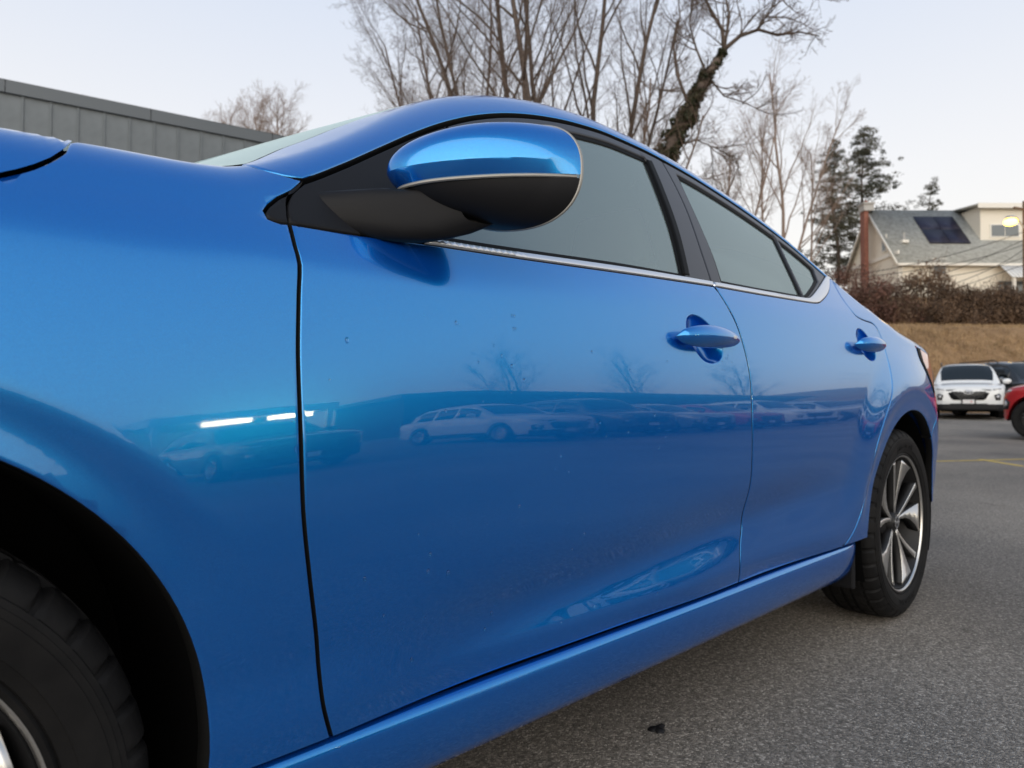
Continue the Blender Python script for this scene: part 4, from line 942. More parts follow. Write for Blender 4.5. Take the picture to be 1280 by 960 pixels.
    for i in range(5):
        for j in range(-4+i//2, 5-i//2):
            boxo('grille_cell', (fx+.004, j*.10+(i % 2)*.05-.022, zc+.09-i*.05-.007), (fx+.022, j*.10+(i % 2)*.05+.022, zc+.09-i*.05+.007), M['gpaint'], gr)
    if kind == 'suv' and name.startswith('white'):
        V, Fc = [], []; tube_data([(fx+.03, .115*math.cos(a), zc+.075+.058*math.sin(a)) for a in np.linspace(0, 2*PI, 33)], .011, 6, V, Fc, False); em = mk('emblem', V, Fc, M['chrome'], gr, True)
        for y0, y1, z0, z1 in ((-.045, -.020, -.045, .045), (.020, .045, -.045, .045)):
            V, Fc = [], []; tube_data([(fx+.03, y0+.0, zc+.075+z0), (fx+.03, y1, zc+.075+z1)], .014, 6, V, Fc); mk('emblem', V, Fc, M['chrome'], gr, True)
        V, Fc = [], []; tube_data([(fx+.03, -.034, zc+.070), (fx+.03, .034, zc+.082)], .012, 6, V, Fc); mk('emblem', V, Fc, M['chrome'], gr, True)
    pf = boxo('number_plate', (fx+.0, -.18, zc-.28), (fx+.035, .18, zc-.13), M['grille'], c, bev=.006)
    pl = boxo('plate_face', (fx+.034, -.145, zc-.262), (fx+.040, .145, zc-.150), M['plate'], pf)
    bm = bmesh.new(); bmesh.ops.create_circle(bm, cap_ends=True, radius=.030, segments=3); o = frombm('plate_print', bm, M['platered'], pf, loc=(fx+.0425, .07, zc-.205)); o.rotation_euler = (PI/2, 0, PI/2)
    patch('lower_intake', [(-.46, zc-.26), (.46, zc-.26), (.42, zc-.33), (-.42, zc-.33)], M['grille'], c, .010)
    for s in (-1, 1):
        patch('headlamp', [(s*.60, zc+.16), (s*.80, zc+.19), (s*.80, zc+.155), (s*.60, zc+.115)][::s], M['bglight'], c, .012)
        lp = patch('lamp_cluster', [(s*.62, zc-.02), (s*.74, zc+.03), (s*.79, zc-.03), (s*.77, zc-.16), (s*.66, zc-.17)][::s], M['grille'], c, .012)
        patch('lamp_lens', [(s*.67, zc-.04), (s*.74, zc-.01), (s*.76, zc-.09), (s*.69, zc-.12)][::s], M['bglight'], lp, .020)
        boxo('tail_lamp', (rx-.004, s*.62-.14, belt-.22), (rx+.10, s*.62+.14, belt-.08), M['red'], c, bev=.02)
    if clad:
        V, Fc = [], []; n = 20
        for i in range(n+1):
            y = -hw*.90+2*hw*.90*i/n
            for z, o_ in ((.42, .012), (.40, .022), (.27, .018), (.23, -.05)): V.append((fpos(y, .5, o_), y, z))
        for i in range(n):
            for k in range(3): Fc.append((i*4+k, i*4+k+1, (i+1)*4+k+1, (i+1)*4+k))
        fixn(mk('bumper_cladding', V, Fc, M['plastic'], c, True, auto=40))
        for s in (-1, 1): boxo('sill_cladding', (xr+r*1.15, s*(hw-.012)-.02, .24), (xf-r*1.15, s*(hw-.012)+.02, .36), M['plastic'], c, bev=.01)
    return c
def mirror_blob():
    bm = bmesh.new(); bmesh.ops.create_uvsphere(bm, u_segments=14, v_segments=9, radius=1)
    for v in bm.verts: v.co = Vector((v.co.x*.07*(1 if v.co.x > 0 else .5), v.co.y*.12, v.co.z*.085))
    bm.verts.ensure_lookup_table(); V = [tuple(v.co) for v in bm.verts]; Fc = [tuple(q.index for q in f.verts) for f in bm.faces]; bm.free(); return V, Fc
def face(p, q): return math.atan2(q[1]-p[1], q[0]-p[0])
q = at(1207, 500, 22.6); P_ = (q[0], q[1], gz(22.6)); bgcar('white_suv', 'white crossover with dark mesh grille parked facing out before the dry grass bank', M['wpaint'], P_, face(P_, CAM)+.03, 'suv')
q = at(1266, 500, 23.4); P_ = (q[0], q[1], gz(23)); ks = bgcar('black_suv', 'black off-road vehicle with roof rails parked between the white and the red cars', M['kpaint'], P_, face(P_, CAM)+.72, 'suv', dark=True); ks.scale = (1.0, 1.0, 1.07)
wp = at(1296, 527, 12.4); hd_ = face(wp, CAM)-1.68; ch_, sh_ = math.cos(hd_), math.sin(hd_)
opt = [(wp[0]-(ch_*(2.35-.50)-sh_*y), wp[1]-(sh_*(2.35-.50)+ch_*y)) for y in (-.83, .83)]
P_ = max(opt, key=lambda o: math.hypot(o[0]-CAM[0], o[1]-CAM[1])); bgcar('red_suv', 'glossy red crossover with dark multi-spoke wheels standing by the yellow line', M['rpaint'], (*P_, gz(13)), hd_, 'suv', dark=True, clad=False, oh=.50)
# cars across the lot, seen mirrored in the blue paint
row = [('white_sedan', 'white sedan across the lot, seen as the pale car mirrored in the front door', 'wpaint', 11.5, 'sedan'), ('grey_suv', 'dark grey crossover across the lot, mirrored behind the front door handle', 'gpaint', 15.2, 'suv'), ('silver_sedan', 'silver sedan across the lot, mirrored at the front edge of the rear door', 'spaint', 18.6, 'sedan'),
       ('red_sedan', 'red sedan across the lot, mirrored low in the rear door', 'rpaint', 22.2, 'sedan'), ('pale_suv', 'white crossover across the lot, mirrored near the rear door handle', 'wpaint', 26.5, 'suv'), ('black_sedan', 'black sedan across the lot, mirrored in the front fender', 'kpaint', 5.5, 'sedan'), ('silver_suv', 'silver crossover across the lot, last of the mirrored row', 'spaint', 32.0, 'suv')]
for nm, lb, pt, x, kd in row: bgcar(nm, lb, M[pt], (x*.86, -10.4-.03*x, 0), math.radians(100)+.1*math.sin(x), kd, None)
# the dark showroom across the lot and its lit canopy
sh = empty('showroom_building', (44, -35, 0)); tag(sh, 'long low dark building with lit windows mirrored across both blue doors', 'building')
boxo('wall', (-19, -8, 0), (60, 0, 4.6), M['darkwall'], sh); boxo('parapet', (-19.3, -8.2, 4.6), (60.3, .15, 5.1), M['bfascia'], sh)
for i in range(14):
    x = -16+i*4.2
    w_ = boxo('window', (x, .0, 1.0), (x+2.6, .06, 3.0), M['bfascia'], sh); boxo('pane', (x+.1, .06, 1.1), (x+2.5, .075, 2.9), M['winglow'] if i in (0, 1, 2, 3, 7) else M['pane'], w_)
cn = empty('lit_canopy', (13.5, -31, 0)); tag(cn, 'white service canopy with two glowing strip lamps mirrored in the front fender', 'canopy')
boxo('canopy_roof', (-4.5, -5, 3.5), (3.5, 2, 4.1), M['canopy'], cn)
for x in (-4.2, 3.2):
    for y in (-4.7, 1.7): boxo('post', (x-.12, y-.12, 0), (x+.12, y+.12, 3.5), M['canopy'], cn)
for x in (-2.2, .6): boxo('strip_lamp', (x, 1.0, 3.12), (x+2.0, 1.35, 3.497), M['tubeglow'], cn)
boxo('back_wall', (-4.5, -5.2, 0), (3.5, -5.0, 3.5), M['canopy'], cn)
# ------------------------------------------------------------------ grey metal building
bA = at(0, 100, 16.5); bB = at(344, 169, 19.9); tdir = (bB-bA); tdir[2] = 0; Lb = np.linalg.norm(tdir); tdir /= Lb; ndir = np.array([tdir[1], -tdir[0], 0])
if ndir@(CAM-bA) < 0: ndir = -ndir
rzb = math.atan2(tdir[1], tdir[0]); ztop = (bA[2]+bB[2])/2
gb = empty('metal_clad_building', (bA[0], bA[1], 0), rzb); tag(gb, 'dark grey building of vertical metal panels behind the hood', 'building')
sg = 1 if np.array([-math.sin(rzb), math.cos(rzb), 0])@ndir > 0 else -1
X0, X1 = -9, Lb+9
boxo('wall', (X0, -sg*.25 if sg > 0 else .02, 0), (X1, -sg*9, ztop-.15), M['bmetal'], gb)
pw = .445*1.25; fh = .30; npn = int((X1-X0)/pw)
pm = None
for i in range(npn):
    x = X0+i*pw
    if pm is None:
        bm = bmesh.new(); box(bm, (0.012, -.02, 0), (pw-.03, .03, ztop-fh+.02), .004); o = frombm('wall_panel', bm, M['bmetal'], gb); pm = o.data
        bm = bmesh.new(); box(bm, (-.03, -.02, 0), (.010, .062, ztop-fh+.01), .004); o2 = frombm('panel_rib', bm, M['bmetal'], gb); rm = o2.data
    else:
        o = bpy.data.objects.new('wall_panel', pm); COL.objects.link(o); o.parent = gb; o2 = bpy.data.objects.new('panel_rib', rm); COL.objects.link(o2); o2.parent = gb
    o.location = (x, -sg*.0, 0); o2.location = (x, 0, 0)
    if sg < 0: o.scale = (1, -1, 1); o2.scale = (1, -1, 1)
for i in range(8):
    a = X0+i*(X1-X0)/8; boxo('roof_fascia', (a+.006, -sg*.1, ztop-fh), (a+(X1-X0)/8-.006, sg*.10, ztop), M['bfascia'], gb, bev=.01)
boxo('roof_deck', (X0, -sg*9, ztop-.15), (X1, -sg*.1, ztop-.06), M['bfascia'], gb)
# ------------------------------------------------------------------ house on the rise
RZ = YAW-PI/2
def loc_of(P, org):
    d = np.array(P)-org; return np.array([d@_R, d@_F, d[2]])
def plane_hit(px, py, org, y0, z0, sl):
    """ray against the roof plane z=z0+(y-y0)*sl in the local frame"""
    v = F3+R3*(px-640)/FPX-U3*(py-480)/FPX; a = loc_of(CAM, org); b = np.array([v@_R, v@_F, v[2]])
    t = (z0+(a[1]-y0)*sl-a[2])/(b[2]-b[1]*sl); return a+b*t
HG = gz(52)-.3; ho = dr(52, 28.45, HG); ZE = at(1125, 321, 51.6)[2]-HG; ZR = at(1090, 262, 56)[2]-HG
hs = empty('cream_house', tuple(ho), RZ); tag(hs, 'cream clapboard house with grey shingle roof and solar panels above the hedge', 'house')
HL = 17.0
bm = bmesh.new(); vs = [bm.verts.new(v) for v in ((0, 0, 0), (HL, 0, 0), (HL, 0, ZE), (0, 0, ZE), (0, 8, 0), (HL, 8, 0), (HL, 8, ZE), (0, 8, ZE), (0, 4, ZR-.25), (HL, 4, ZR-.25))]
for f in ((0, 1, 2, 3), (5, 4, 7, 6), (4, 0, 3, 8, 7), (1, 5, 6, 9, 2)): bm.faces.new([vs[i] for i in f])
frombm('wall', bm, M['siding'], hs)
sl = (ZR-ZE)/4; y0, z0 = -.35, ZE-.35*sl+.06
def slope(nm, ya, za, yb, zb, xa, xb, th, mt, par):
    V = [(xa, ya, za), (xb, ya, za), (xb, yb, zb), (xa, yb, zb), (xa, ya, za-th), (xb, ya, za-th), (xb, yb, zb-th), (xa, yb, zb-th)]
    return fixn(mk(nm, V, [(0, 1, 2, 3), (4, 5, 6, 7), (0, 1, 5, 4), (1, 2, 6, 5), (2, 3, 7, 6), (3, 0, 4, 7)], mt, par))
rf = slope('roof', y0, z0, 4, ZR+.06, -.3, HL+.3, .16, M['shingle'], hs); slope('roof', 8.35, z0, 4, ZR+.06, -.3, HL+.3, .16, M['shingle'], hs)
for sgn, ya in ((1, y0), (-1, 8.35)):
    V = [(-.36, ya, z0-.28), (-.36, 4, ZR-.22), (-.36, 4, ZR+.07), (-.36, ya, z0+.03), (-.29, ya, z0-.28), (-.29, 4, ZR-.22), (-.29, 4, ZR+.07), (-.29, ya, z0+.03)]
    fixn(mk('barge_board', V, [(0, 1, 2, 3), (4, 5, 6, 7), (0, 1, 5, 4), (1, 2, 6, 5), (2, 3, 7, 6), (3, 0, 4, 7)], M['siding2'], hs))
boxo('gutter', (-.3, y0-.14, z0-.24), (HL+.3, y0-.003, z0-.06), M['siding2'], hs); boxo('gable_band', (-.12, -.1, ZE+.35), (-.003, 8.0, ZE+.62), M['siding2'], hs)
boxo('corner_board', (-.05, -.05, 0), (.18, -.003, ZE-.1), M['siding2'], hs)
ch = boxo('chimney', (-.70, 3.65, 0), (-.37, 4.30, ZR-.1), M['brick'], hs); boxo('chimney_stack', (-.78, 3.5, ZR-.1), (.0, 4.4, ZR+.42), M['cement'], ch); boxo('chimney_cap', (-.86, 3.4, ZR+.42), (.08, 4.5, ZR+.54), M['cement'], ch)
tube('flue', [(-.4, 3.95, ZR+.54), (-.4, 3.95, ZR+.8)], .12, M['brick'], ch)
a_ = plane_hit(1164, 306, ho, y0, z0, sl); b_ = plane_hit(1189, 273, ho, y0, z0, sl)
pa = math.atan(sl); ax, bx = a_[0]-.1, b_[0]+.1
for i in range(2):
    for j in range(2):
        xa = ax+(bx-ax)*i/2+.02; xb = ax+(bx-ax)*(i+1)/2-.02; ya = a_[1]+(b_[1]-a_[1])*j/2+.02; yb = a_[1]+(b_[1]-a_[1])*(j+1)/2-.02
        slope('solar_panel', ya, z0+(ya-y0)*sl+.16, yb, z0+(yb-y0)*sl+.16, xa, xb, .06, M['solar'], hs)
v_ = plane_hit(1130, 303, ho, y0, z0, sl); tube('vent_pipe', [(v_[0], v_[1], v_[2]-.1), (v_[0], v_[1], v_[2]+.75)], .07, M['cement'], hs, 8); boxo('vent_flashing', (v_[0]-.25, v_[1]-.25, v_[2]-.05), (v_[0]+.25, v_[1]+.2, v_[2]+.16), M['siding2'], hs)
# dormer
d0 = plane_hit(1224, 300, ho, y0, z0, sl); dx = d0[0]+.1; dy = d0[1]
dm = boxo('dormer', (dx, dy, d0[2]-.3), (HL-1, 4.6, ZR-.28), M['siding'], hs)
slope('dormer_roof', dy-.45, ZR-.22, 4.8, ZR+.16, dx-.45, HL-.6, .14, M['shingle'], dm); boxo('dormer_fascia', (dx-.47, dy-.5, ZR-.56), (HL-.6, dy-.453, ZR-.19), M['siding2'], dm)
def win(px0, px1, py0, py1, y, par=hs, n=2):
    def lp(px, py):
        v = F3+R3*(px-640)/FPX-U3*(py-480)/FPX; a = loc_of(CAM, ho); b = np.array([v@_R, v@_F, v[2]]); return a+b*((y-a[1])/b[1])
    p, q = lp(px0, py1), lp(px1, py0)
    f = boxo('window', (p[0], y-.06, p[2]), (q[0], y-.003, q[2]), M['siding2'], par)
    for i in range(n):
        w = (q[0]-p[0]-.16)/n; boxo('pane', (p[0]+.08+i*w+.03, y-.085, p[2]+.1), (p[0]+.08+(i+1)*w-.03, y-.055, q[2]-.1), M['pane'], f)
win(1237, 1274, 280, 297, dy, dm, 2); win(1165, 1183, 323, 345, 0, hs, 1); win(1300, 1320, 323, 345, 0, hs, 1)
gw = boxo('window', (-.07, 1.6, ZE+.9), (-.003, 2.3, ZE+2.2), M['siding2'], hs); boxo('pane', (-.085, 1.7, ZE+1.0), (-.06, 2.2, ZE+2.1), M['pane'], gw)
tube('downpipe', [(.15, -.30, z0-.2), (.12, -.12, z0-.6), (.12, -.12, 0)], .05, M['siding2'], hs, 8)
# porch awning
def lpy(px, py, y):
    v = F3+R3*(px-640)/FPX-U3*(py-480)/FPX; a = loc_of(CAM, ho); b = np.array([v@_R, v@_F, v[2]]); return a+b*((y-a[1])/b[1])
w0 = lpy(1245, 327, -.003); w1 = lpy(1252, 346, -1.7)
for i in range(16): slope('awning_slat', -1.7, w1[2], -.01, w0[2], w0[0]+i*.30, w0[0]+i*.30+.26, .04, M['awn'], hs)
boxo('porch_opening', (w0[0]+.2, -.05, w1[2]-2.3), (w0[0]+4.6, -.004, w1[2]-.02), M['pane'], hs)
for i in range(4): boxo('porch_post', (w0[0]+.15+i*1.5, -1.6, 0), (w0[0]+.33+i*1.5, -1.42, w1[2]-.04), M['siding2'], hs)
# ------------------------------------------------------------------ utility pole, lamp and wires
pb = at(1282, 300, 45); pole = empty('utility_pole', (pb[0], pb[1], gz(45)-.2)); tag(pole, 'wooden utility pole with a lit yellow lamp in front of the house', 'pole')
pt = at(1282, 251, 45)[2]-(gz(45)-.2)
tube('post', [(0, 0, 0), (0, 0, pt)], [.19, .14], M['pole'], pole, 12)
boxo('cross_arm', (-1.1, -.06, pt-.6), (1.1, .06, pt-.48), M['pole'], pole, rot=(0, 0, RZ+.4))
lz = at(1263, 275, 44.5)-np.array([pb[0], pb[1], gz(45)-.2])
tube('lamp_arm', [(0, 0, lz[2]-.5), tuple(lz*np.array([.6, .6, 1])+np.array([0, 0, .25])), tuple(lz+np.array([0, 0, .28]))], .045, M['cement'], pole, 8)
lathe_v = []
lh = fixn(lathe('lamp_head', [(.02, .30), (.22, .26), (.30, .10), (.28, .06)], M['cement'], pole, 20)); lh.rotation_euler = (PI/2, 0, 0); lh.location = tuple(lz)
bm = bmesh.new(); bmesh.ops.create_uvsphere(bm, u_segments=16, v_segments=10, radius=.38)
for v in bm.verts: v.co.z = v.co.z*.62-.12
lg = frombm('lamp_globe', bm, M['lampglow'], lh, True); lg.rotation_euler = (-PI/2, 0, 0)
wires = [((1279, 300), (1150, 352), (1040, 372)), ((1279, 306), (1180, 332), (1040, 350)), ((1279, 312), (1200, 352), (1060, 392)), ((1279, 322), (1190, 345), (1050, 362)), ((1279, 290), (1160, 326), (1040, 346)), ((1279, 331), (1220, 352), (1150, 378))]
for i, (a, b, c) in enumerate(wires):
    p, m_, q = at(*a, 45), at(*b, 43-i*.2), at(*c, 41); pts = []
    for k in range(21):
        t = k/20; pts.append((1-t)**2*p+2*t*(1-t)*(2*m_-.5*p-.5*q)+t*t*q)
    t_ = pts[-1]-pts[-2]; pts += [pts[-1]+t_*k for k in (2, 5, 9)]
    o = tube('power_line', pts, .020, M['wire'], None, 5); tag(o, ['second highest', 'third highest', 'fourth highest', 'second lowest', 'highest', 'lowest'][i]+' of the dark overhead wires tied to the lamp pole', 'cable', 'overhead wires at the lamp pole')
# ------------------------------------------------------------------ trees
def grow(rng, p, d, L_, r, lev, P, out):
    n = max(3, int(P['seg'][lev])); pts = [p.copy()]; rads = [r]; step = L_/n; d = d/np.linalg.norm(d)
    kids = []
    for i in range(n):
        d = d+rng.normal(size=3)*P['wob'][lev]+np.array([0, 0, P['up'][lev]]); d /= np.linalg.norm(d)
        p = p+d*step; t = (i+1)/n; rr = r*(1-t*(1-P['tip'][lev])); pts.append(p.copy()); rads.append(rr); kids.append((p.copy(), d.copy(), t, rr))
    out[min(lev, 9)].append((pts, rads))
    if lev+1 >= P['lev']: return
    nk = P['kids'][lev]; nk = max(1, int(rng.normal(nk, nk*.18)))
    for k in range(nk):
        t = P['t0'][lev]+(1-P['t0'][lev])*(k+rng.random())/nk; i = min(n-1, int(t*n)); f = t*n-i; pp = pts[i]+(pts[i+1]-pts[i])*f; dd = kids[i][1]; rr = rads[i]
        a = rng.random()*2*PI; u = np.cross(dd, [.3, .5, .8]); u /= np.linalg.norm(u); v = np.cross(dd, u); an = math.radians(rng.normal(P['ang'][lev], 9))
        nd = dd*math.cos(an)+(u*math.cos(a)+v*math.sin(a))*math.sin(an)
        grow(rng, pp, nd, L_*P['rat'][lev]*(1.05-.55*t*P['tap'])*rng.uniform(.75, 1.2), max(rr*P['rr'][lev], .006), lev+1, P, out)
def tree_mesh(out, levs, sides):
    V, Fc = [], []
    for l in levs:
        for pts, rads in out[l]: tube_data(pts, rads, sides[l], V, Fc, cap=(l < 2))
    return V, Fc
PT = dict(lev=5, seg=[10, 8, 6, 5, 4], wob=[.05, .09, .12, .16, .2], up=[.03, .05, .05, .03, .02], tip=[.35, .25, .3, .35, .5], kids=[9, 9, 6, 5, 0], t0=[.25, .2, .2, .15, 0], ang=[30, 36, 40, 42, 40], rat=[.46, .50, .50, .52, .5], rr=[.55, .5, .55, .6, .6], tap=1)
def bare_tree(name, label, stems, P, seed, trunk_mat, twig_mat, group=None, tw=1.0, split=2):
    """stems: list of (base, direction, length, radius)"""
    rng = np.random.default_rng(seed); out = {i: [] for i in range(10)}; b0 = np.array(stems[0][0], float)
    for (b, d, L_, r) in stems: grow(rng, np.array(b, float)-b0, np.array(d, float), L_, r, 0, P, out)
    t = empty(name, tuple(b0)); tag(t, label, 'tree', group)
    for l in range(split, 10): out[l] = [(p, [max(r*tw, .006*tw) for r in rr]) for p, rr in out[l]]
    sd_ = [9, 6, 4, 3, 3, 3, 3, 3, 3, 3]
    V, Fc = tree_mesh(out, range(0, split), sd_); mk('trunk', V, Fc, trunk_mat, t, True)
    V, Fc = tree_mesh(out, range(split, P['lev']), sd_); mk('crown', V, Fc, twig_mat, t, True)
    return t
def gb_(px, d): p = at(px, 480, d); return np.array([p[0], p[1], gz(d)-.3])
def lean(lr, lf=0): return np.array([_R[0]*lr+_F[0]*lf, _R[1]*lr+_F[1]*lf, 1.0])
PM = dict(PT, kids=[12, 10, 7, 5, 0], rr=[.50, .46, .5, .55, .6])
bt0 = bare_tree('bare_tree', 'tall bare tree of several upright stems, leftmost trunk of the thicket over the roof', [(gb_(625, 42), lean(-.16), 22, .22), (gb_(632, 42.5), lean(.02, .1), 25, .24), (gb_(640, 41.5), lean(-.30), 19, .17)], PM, 11, M['bark'], M['twig'], 'bare thicket trees', .72)
bare_tree('bare_tree', 'tall bare tree with straight dark stems in the middle of the thicket', [(gb_(690, 40), lean(-.04), 26, .26), (gb_(700, 40.5), lean(.10, .1), 25, .22), (gb_(682, 41), lean(-.14, -.1), 22, .18)], PM, 23, M['bark'], M['twig'], 'bare thicket trees', .72)
def tree_copy(src, label, px, d, rz, sc, group):
    c = copy_tree(src); c.location = tuple(gb_(px, d)); c.rotation_euler = (0, 0, rz); c.scale = sc; c['label'] = label
    if group: c['group'] = group
    elif 'group' in c: del c['group']
    return c
tree_copy(bt0, 'bare many-stemmed tree beside the ivy-clad trunk', 752, 43, 2.5, (.95, .95, 1.02), 'bare thicket trees')
bare_tree('bare_tree', 'slim bare tree with fine forked twigs at the left rim of the thicket', [(gb_(585, 46), lean(-.10), 21, .17), (gb_(575, 46), lean(-.24), 18, .14), (gb_(600, 46), lean(.05), 22, .16)], PM, 91, M['twig'], M['twig'], 'bare thicket trees', .75)
PB = dict(PT, lev=4, kids=[14, 8, 6, 0], ang=[42, 44, 44, 40], rat=[.40, .5, .5, .5], t0=[.1, .2, .2, 0])
bare_tree('bare_sapling', 'low tangled brown brush tree under the ivy-clad trunk', [(gb_(800, 39), lean(.25), 12, .12), (gb_(815, 39), lean(-.1), 12.5, .12), (gb_(785, 39), lean(.05), 13, .12), (gb_(835, 39.5), lean(.35), 10, .1)], PB, 41, M['twig'], M['twig'], None, 1.1, 1)
# ivy-clad leaning tree
it = empty('ivy_clad_tree', tuple(gb_(770, 40))); tag(it, 'leaning bare tree with its trunk wrapped in dark ivy', 'tree'); ib = np.array(it.location)
rng = np.random.default_rng(3); out = {i: [] for i in range(10)}
def path(pts, d=40): return [at(px, py, d)-ib for px, py in pts]
tr = [np.array([0, 0, 0.])]+path([(795, 290), (822, 225), (838, 185), (862, 135), (884, 95), (905, 62)])
out[0].append((tr, [.42, .40, .37, .34, .30, .25, .19]))
limbs = [(path([(905, 62), (903, 38), (886, 8), (874, -20), (868, -60)]), .13), (path([(905, 62), (925, 45), (948, 37), (972, 44), (1000, 40), (1024, 45)]), .13), (path([(862, 135), (846, 92), (842, 60), (850, 20), (846, -20)]), .10), (path([(884, 95), (870, 60), (862, 30), (866, -10)]), .08), (path([(905, 62), (912, 20), (905, -10), (915, -50)]), .09), (path([(948, 37), (962, 12), (985, -5), (1010, -12)]), .06), (path([(884, 95), (905, 120), (930, 128), (955, 140)]), .06), (path([(838, 185), (870, 175), (895, 185), (925, 200)]), .06)]
PL = dict(PT, lev=4, kids=[9, 7, 5, 0], t0=[.15, .1, .1, 0], up=[0, .04, .03, .02], ang=[40, 42, 42, 40], rat=[.42, .5, .5, .5], wob=[.08, .12, .16, .2], tip=[.3, .3, .4, .5])
for pts, r in limbs:
    n = len(pts); out[0].append((pts, [r*(1-.75*i/(n-1)) for i in range(n)]))
    for i in range(n-1):
        for k in range(3):
            t = rng.random(); p = pts[i]+(pts[i+1]-pts[i])*t; d = pts[i+1]-pts[i]; d /= np.linalg.norm(d); d = d+rng.normal(size=3)*.7
            grow(rng, p, d, rng.uniform(1.6, 3.4)*(1-.4*i/n), .045*(1-.6*i/n), 1, PL, out)
for l in (2, 3): out[l] = [(p, [max(.009, r*1.1) for r in rr]) for p, rr in out[l]]
V, Fc = tree_mesh(out, [0, 1], [9, 5, 3, 3]); mk('trunk', V, Fc, M['bark'], it, True); V, Fc = tree_mesh(out, [2, 3], [9, 5, 3, 3]); mk('crown', V, Fc, M['twig'], it, True)
def leaf_cloud(rng, centers, rad, n, size, V, Fc, flat=.6):
    c = np.repeat(np.array(centers), n, 0); r = np.repeat(np.array(rad), n); m = len(c)
    o = rng.normal(size=(m, 3)); o /= np.linalg.norm(o, axis=1, keepdims=True); p = c+o*(r*rng.random(m)**.45)[:, None]*np.array([1, 1, flat])
    a = rng.normal(size=(m, 3)); a /= np.linalg.norm(a, axis=1, keepdims=True); b = np.cross(a, rng.normal(size=(m, 3))); b /= np.linalg.norm(b, axis=1, keepdims=True)+1e-9; s = (size*rng.uniform(.6, 1.3, m))[:, None]
    q = np.stack([p+a*s, p+b*s*.6, p-a*s, p-b*s*.6], 1).reshape(-1, 3); base = len(V)
    V.extend(q.tolist()); Fc.extend((base+np.arange(4*m).reshape(-1, 4)).tolist())
V, Fc = [], []; cs, rd_ = [], []
for i in range(len(tr)-1):
    for k in range(46 if i < 5 else 16):
        t = rng.random(); p = tr[i]+(tr[i+1]-tr[i])*t; w = [.75, .75, .70, .62, .50, .36][i]; cs.append(p+rng.normal(size=3)*w*.30); rd_.append(w*rng.uniform(.30, .62))
leaf_cloud(rng, cs, rd_, 80, .13, V, Fc, 1.0); tag(mk('ivy', V, Fc, M['ivy'], it), kind='stuff')
PD = dict(PT, lev=5, kids=[12, 8, 6, 4, 0], ang=[30, 34, 38, 40, 40], wob=[.04, .07, .1, .14, .2])
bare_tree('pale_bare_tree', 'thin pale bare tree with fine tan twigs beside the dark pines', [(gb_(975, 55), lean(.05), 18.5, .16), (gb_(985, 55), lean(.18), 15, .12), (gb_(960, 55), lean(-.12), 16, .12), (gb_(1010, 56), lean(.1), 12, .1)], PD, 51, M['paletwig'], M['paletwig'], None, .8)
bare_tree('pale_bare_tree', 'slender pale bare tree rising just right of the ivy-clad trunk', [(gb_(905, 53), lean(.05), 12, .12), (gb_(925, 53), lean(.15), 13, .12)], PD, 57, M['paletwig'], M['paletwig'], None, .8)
far = [(262, 62, 24.5, 61, 'spindly bare tree at the left end, far behind the grey metal building'), (318, 60, 26.5, 63, 'bushy bare tree far behind the grey metal building'), (372, 60, 25.5, 67, 'round bare tree far behind the corner of the grey metal building'), (545, 60, 27.5, 71, 'pale bare treetop far off, just left of the dense thicket'), (488, 62, 24.5, 73, 'low bare treetop far off over the windscreen')]
PF = dict(PT, lev=4, kids=[22, 12, 9, 0], t0=[.45, .15, .1, 0], ang=[40, 40, 42, 40], rat=[.33, .5, .5, .5])
fb = []
for i, (px, d, H, sd_, lb) in enumerate(far):
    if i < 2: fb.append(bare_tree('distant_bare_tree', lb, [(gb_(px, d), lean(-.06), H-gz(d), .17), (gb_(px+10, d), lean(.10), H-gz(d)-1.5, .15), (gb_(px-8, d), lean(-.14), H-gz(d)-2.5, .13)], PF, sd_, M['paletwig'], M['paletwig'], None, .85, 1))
    else: k = (H-gz(d))/(far[i % 2][2]-gz(far[i % 2][1])); tree_copy(fb[i % 2], lb, px, d, 1.9*i, (k*1.05, k*1.05, k), None)
# bare trees across the lot, mirrored in the doors
src = [o for o in bpy.data.objects if o.parent is None and o.name.startswith('bare_tree')]
for i, (x, y, sc, lb) in enumerate(((52, -52, .62, 'bare tree behind the dark building, mirrored by the front door handle'), (72, -50, .60, 'bare tree behind the dark building, mirrored around the rear door handle'), (92, -46, .60, 'bare tree past the dark building, mirrored in the rear quarter'), (110, -38, .60, 'bare tree at the lot edge, mirrored behind the rear door'))):
    c = copy_tree(src[i % len(src)]); c.location = (x, y, 0); c.scale = (sc*1.25, sc*1.25, sc); c.rotation_euler = (0, 0, 1.3*i+.4); c['label'] = lb; c['group'] = 'bare trees across the lot'
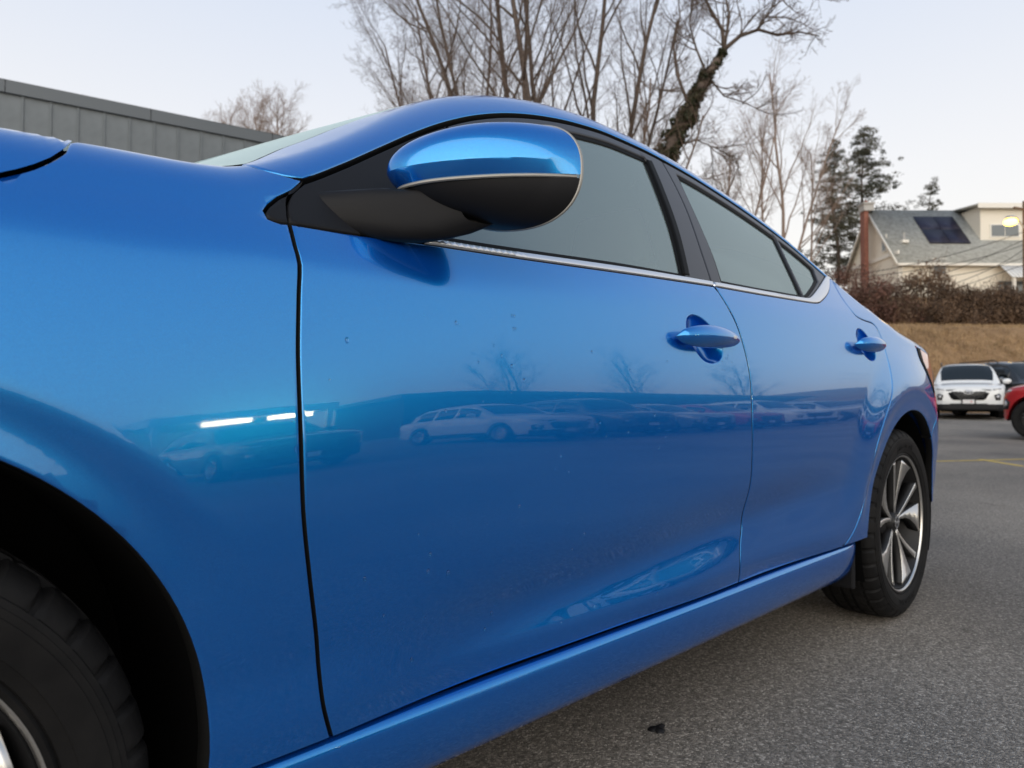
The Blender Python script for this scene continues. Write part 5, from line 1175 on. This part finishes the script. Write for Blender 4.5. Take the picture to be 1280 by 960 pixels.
# pines
def pine(name, label, px, d, ztop, width, seed, dens=1.0, bare=.22):
    rng = np.random.default_rng(seed); b = gb_(px, d); H = ztop-b[2]; t = empty(name, tuple(b)); tag(t, label, 'tree', 'dark pines by the house')
    tv, tf = [], []; ax = [np.array([.25*math.sin(i*.7), .2*math.cos(i*.9), H*i/10]) for i in range(11)]; tube_data(ax, [.26*(1-i/10.6) for i in range(11)], 8, tv, tf)
    cs, rr = [], []
    nb = int(46*dens)
    for i in range(nb):
        u = bare+(1-bare)*(i+rng.random())/nb; z = H*u; p0 = np.array([0, 0, z]); a = rng.random()*2*PI; Lb_ = width*(1-u)**.75*rng.uniform(.45, 1.15)+.35
        dv = np.array([math.cos(a), math.sin(a), rng.uniform(-.05, .35)]); pts = [p0+dv*Lb_*k/4+np.array([0, 0, .05*k*k*rng.uniform(-.3, .6)]) for k in range(5)]
        tube_data(pts, [.06*(1-u*.5)*(1-k/5) for k in range(5)], 4, tv, tf, False)
        for k in range(max(2, int(3+Lb_*1.6))):
            s = rng.uniform(.30, 1.05); q = p0+(pts[-1]-p0)*s+rng.normal(size=3)*np.array([.25, .25, .12])*(1+.3*Lb_); cs.append(q); rr.append(rng.uniform(.25, .56))
    mk('trunk', tv, tf, M['bark'], t, True); V, Fc = [], []; leaf_cloud(rng, cs, rr, 46, .07, V, Fc, .55); mk('crown', V, Fc, M['needle'], t)
pine('pine_tree', 'tall dark pine with ragged crown left of the house chimney', 1083, 64, at(1083, 160, 64)[2], 5.6, 5, 2.3)
pine('pine_tree', 'narrower dark pine in front of the pale bare tree', 1046, 62, at(1046, 180, 62)[2], 3.6, 9, 1.5)
pine('small_pine_tree', 'small sparse pine poking up behind the house ridge', 1165, 75, at(1165, 224, 75)[2], 2.6, 13, .55, .5)
# shrubs along the top of the bank
def shrub(label, px, d, w, h, seed, mt, py_base=398, n=26, name='brown_shrub'):
    rng = np.random.default_rng(seed); b = at(px, py_base, d); b[2] = gz(d)-.1; t = empty(name, tuple(b)); tag(t, label, 'shrub', 'brown shrubs along the bank top')
    cs, rr = [], []; tv, tf = [], []
    for i in range(n):
        a = rng.random()*2*PI; q = rng.random()**.6; p = np.array([_R[0]*w*q*math.cos(a)+_F[0]*w*.6*q*math.sin(a), _R[1]*w*q*math.cos(a)+_F[1]*w*.6*q*math.sin(a), h*math.sqrt(max(0, 1-q*q))*rng.uniform(.45, .88)])
        cs.append(p); rr.append(rng.uniform(.5, .85)); tube_data([np.zeros(3)+p*.05*np.array([1, 1, 0]), p*.6, p*1.08], [.035, .025, .012], 4, tv, tf, False)
        for k in range(6): e_ = p+rng.normal(size=3)*.45; e_[2] = abs(e_[2])+.1; tube_data([p*.7, p, e_*1.05], [.015, .012, .007], 3, tv, tf, False)
        cs.append(p*np.array([1.05, 1.05, .35])); rr.append(.55)
    mk('stems', tv, tf, M['twig'], t, True); V, Fc = [], []; leaf_cloud(rng, cs, rr, 170, .060, V, Fc, .95); mk('foliage', V, Fc, mt, t)
shrub('russet bushy shrub at the left end of the bank, below the pines', 1062, 39, 2.6, 3.3, 1, M['hedge2']); shrub('reddish shrub between the russet bush and the big brown mound', 1102, 38.5, 2.0, 2.7, 2, M['hedge2'])
shrub('large rounded brown shrub mound below the solar panels', 1158, 38, 2.5, 3.35, 3, M['hedge'], n=34); shrub('brown shrub tucked against the right side of the big mound', 1195, 38.6, 1.5, 2.0, 4, M['hedge'])
for i, (px, lb) in enumerate(((1222, 'low clipped brown hedge bush under the porch awning'), (1250, 'low brown hedge bush below the lamp pole'), (1280, 'low brown hedge bush just past the lamp pole'), (1312, 'low brown hedge bush at the far end of the hedge'))): shrub(lb, px, 38.5, 1.5, 1.85+.25*(i % 2), 20+i, M['hedge'], name='hedge_bush')
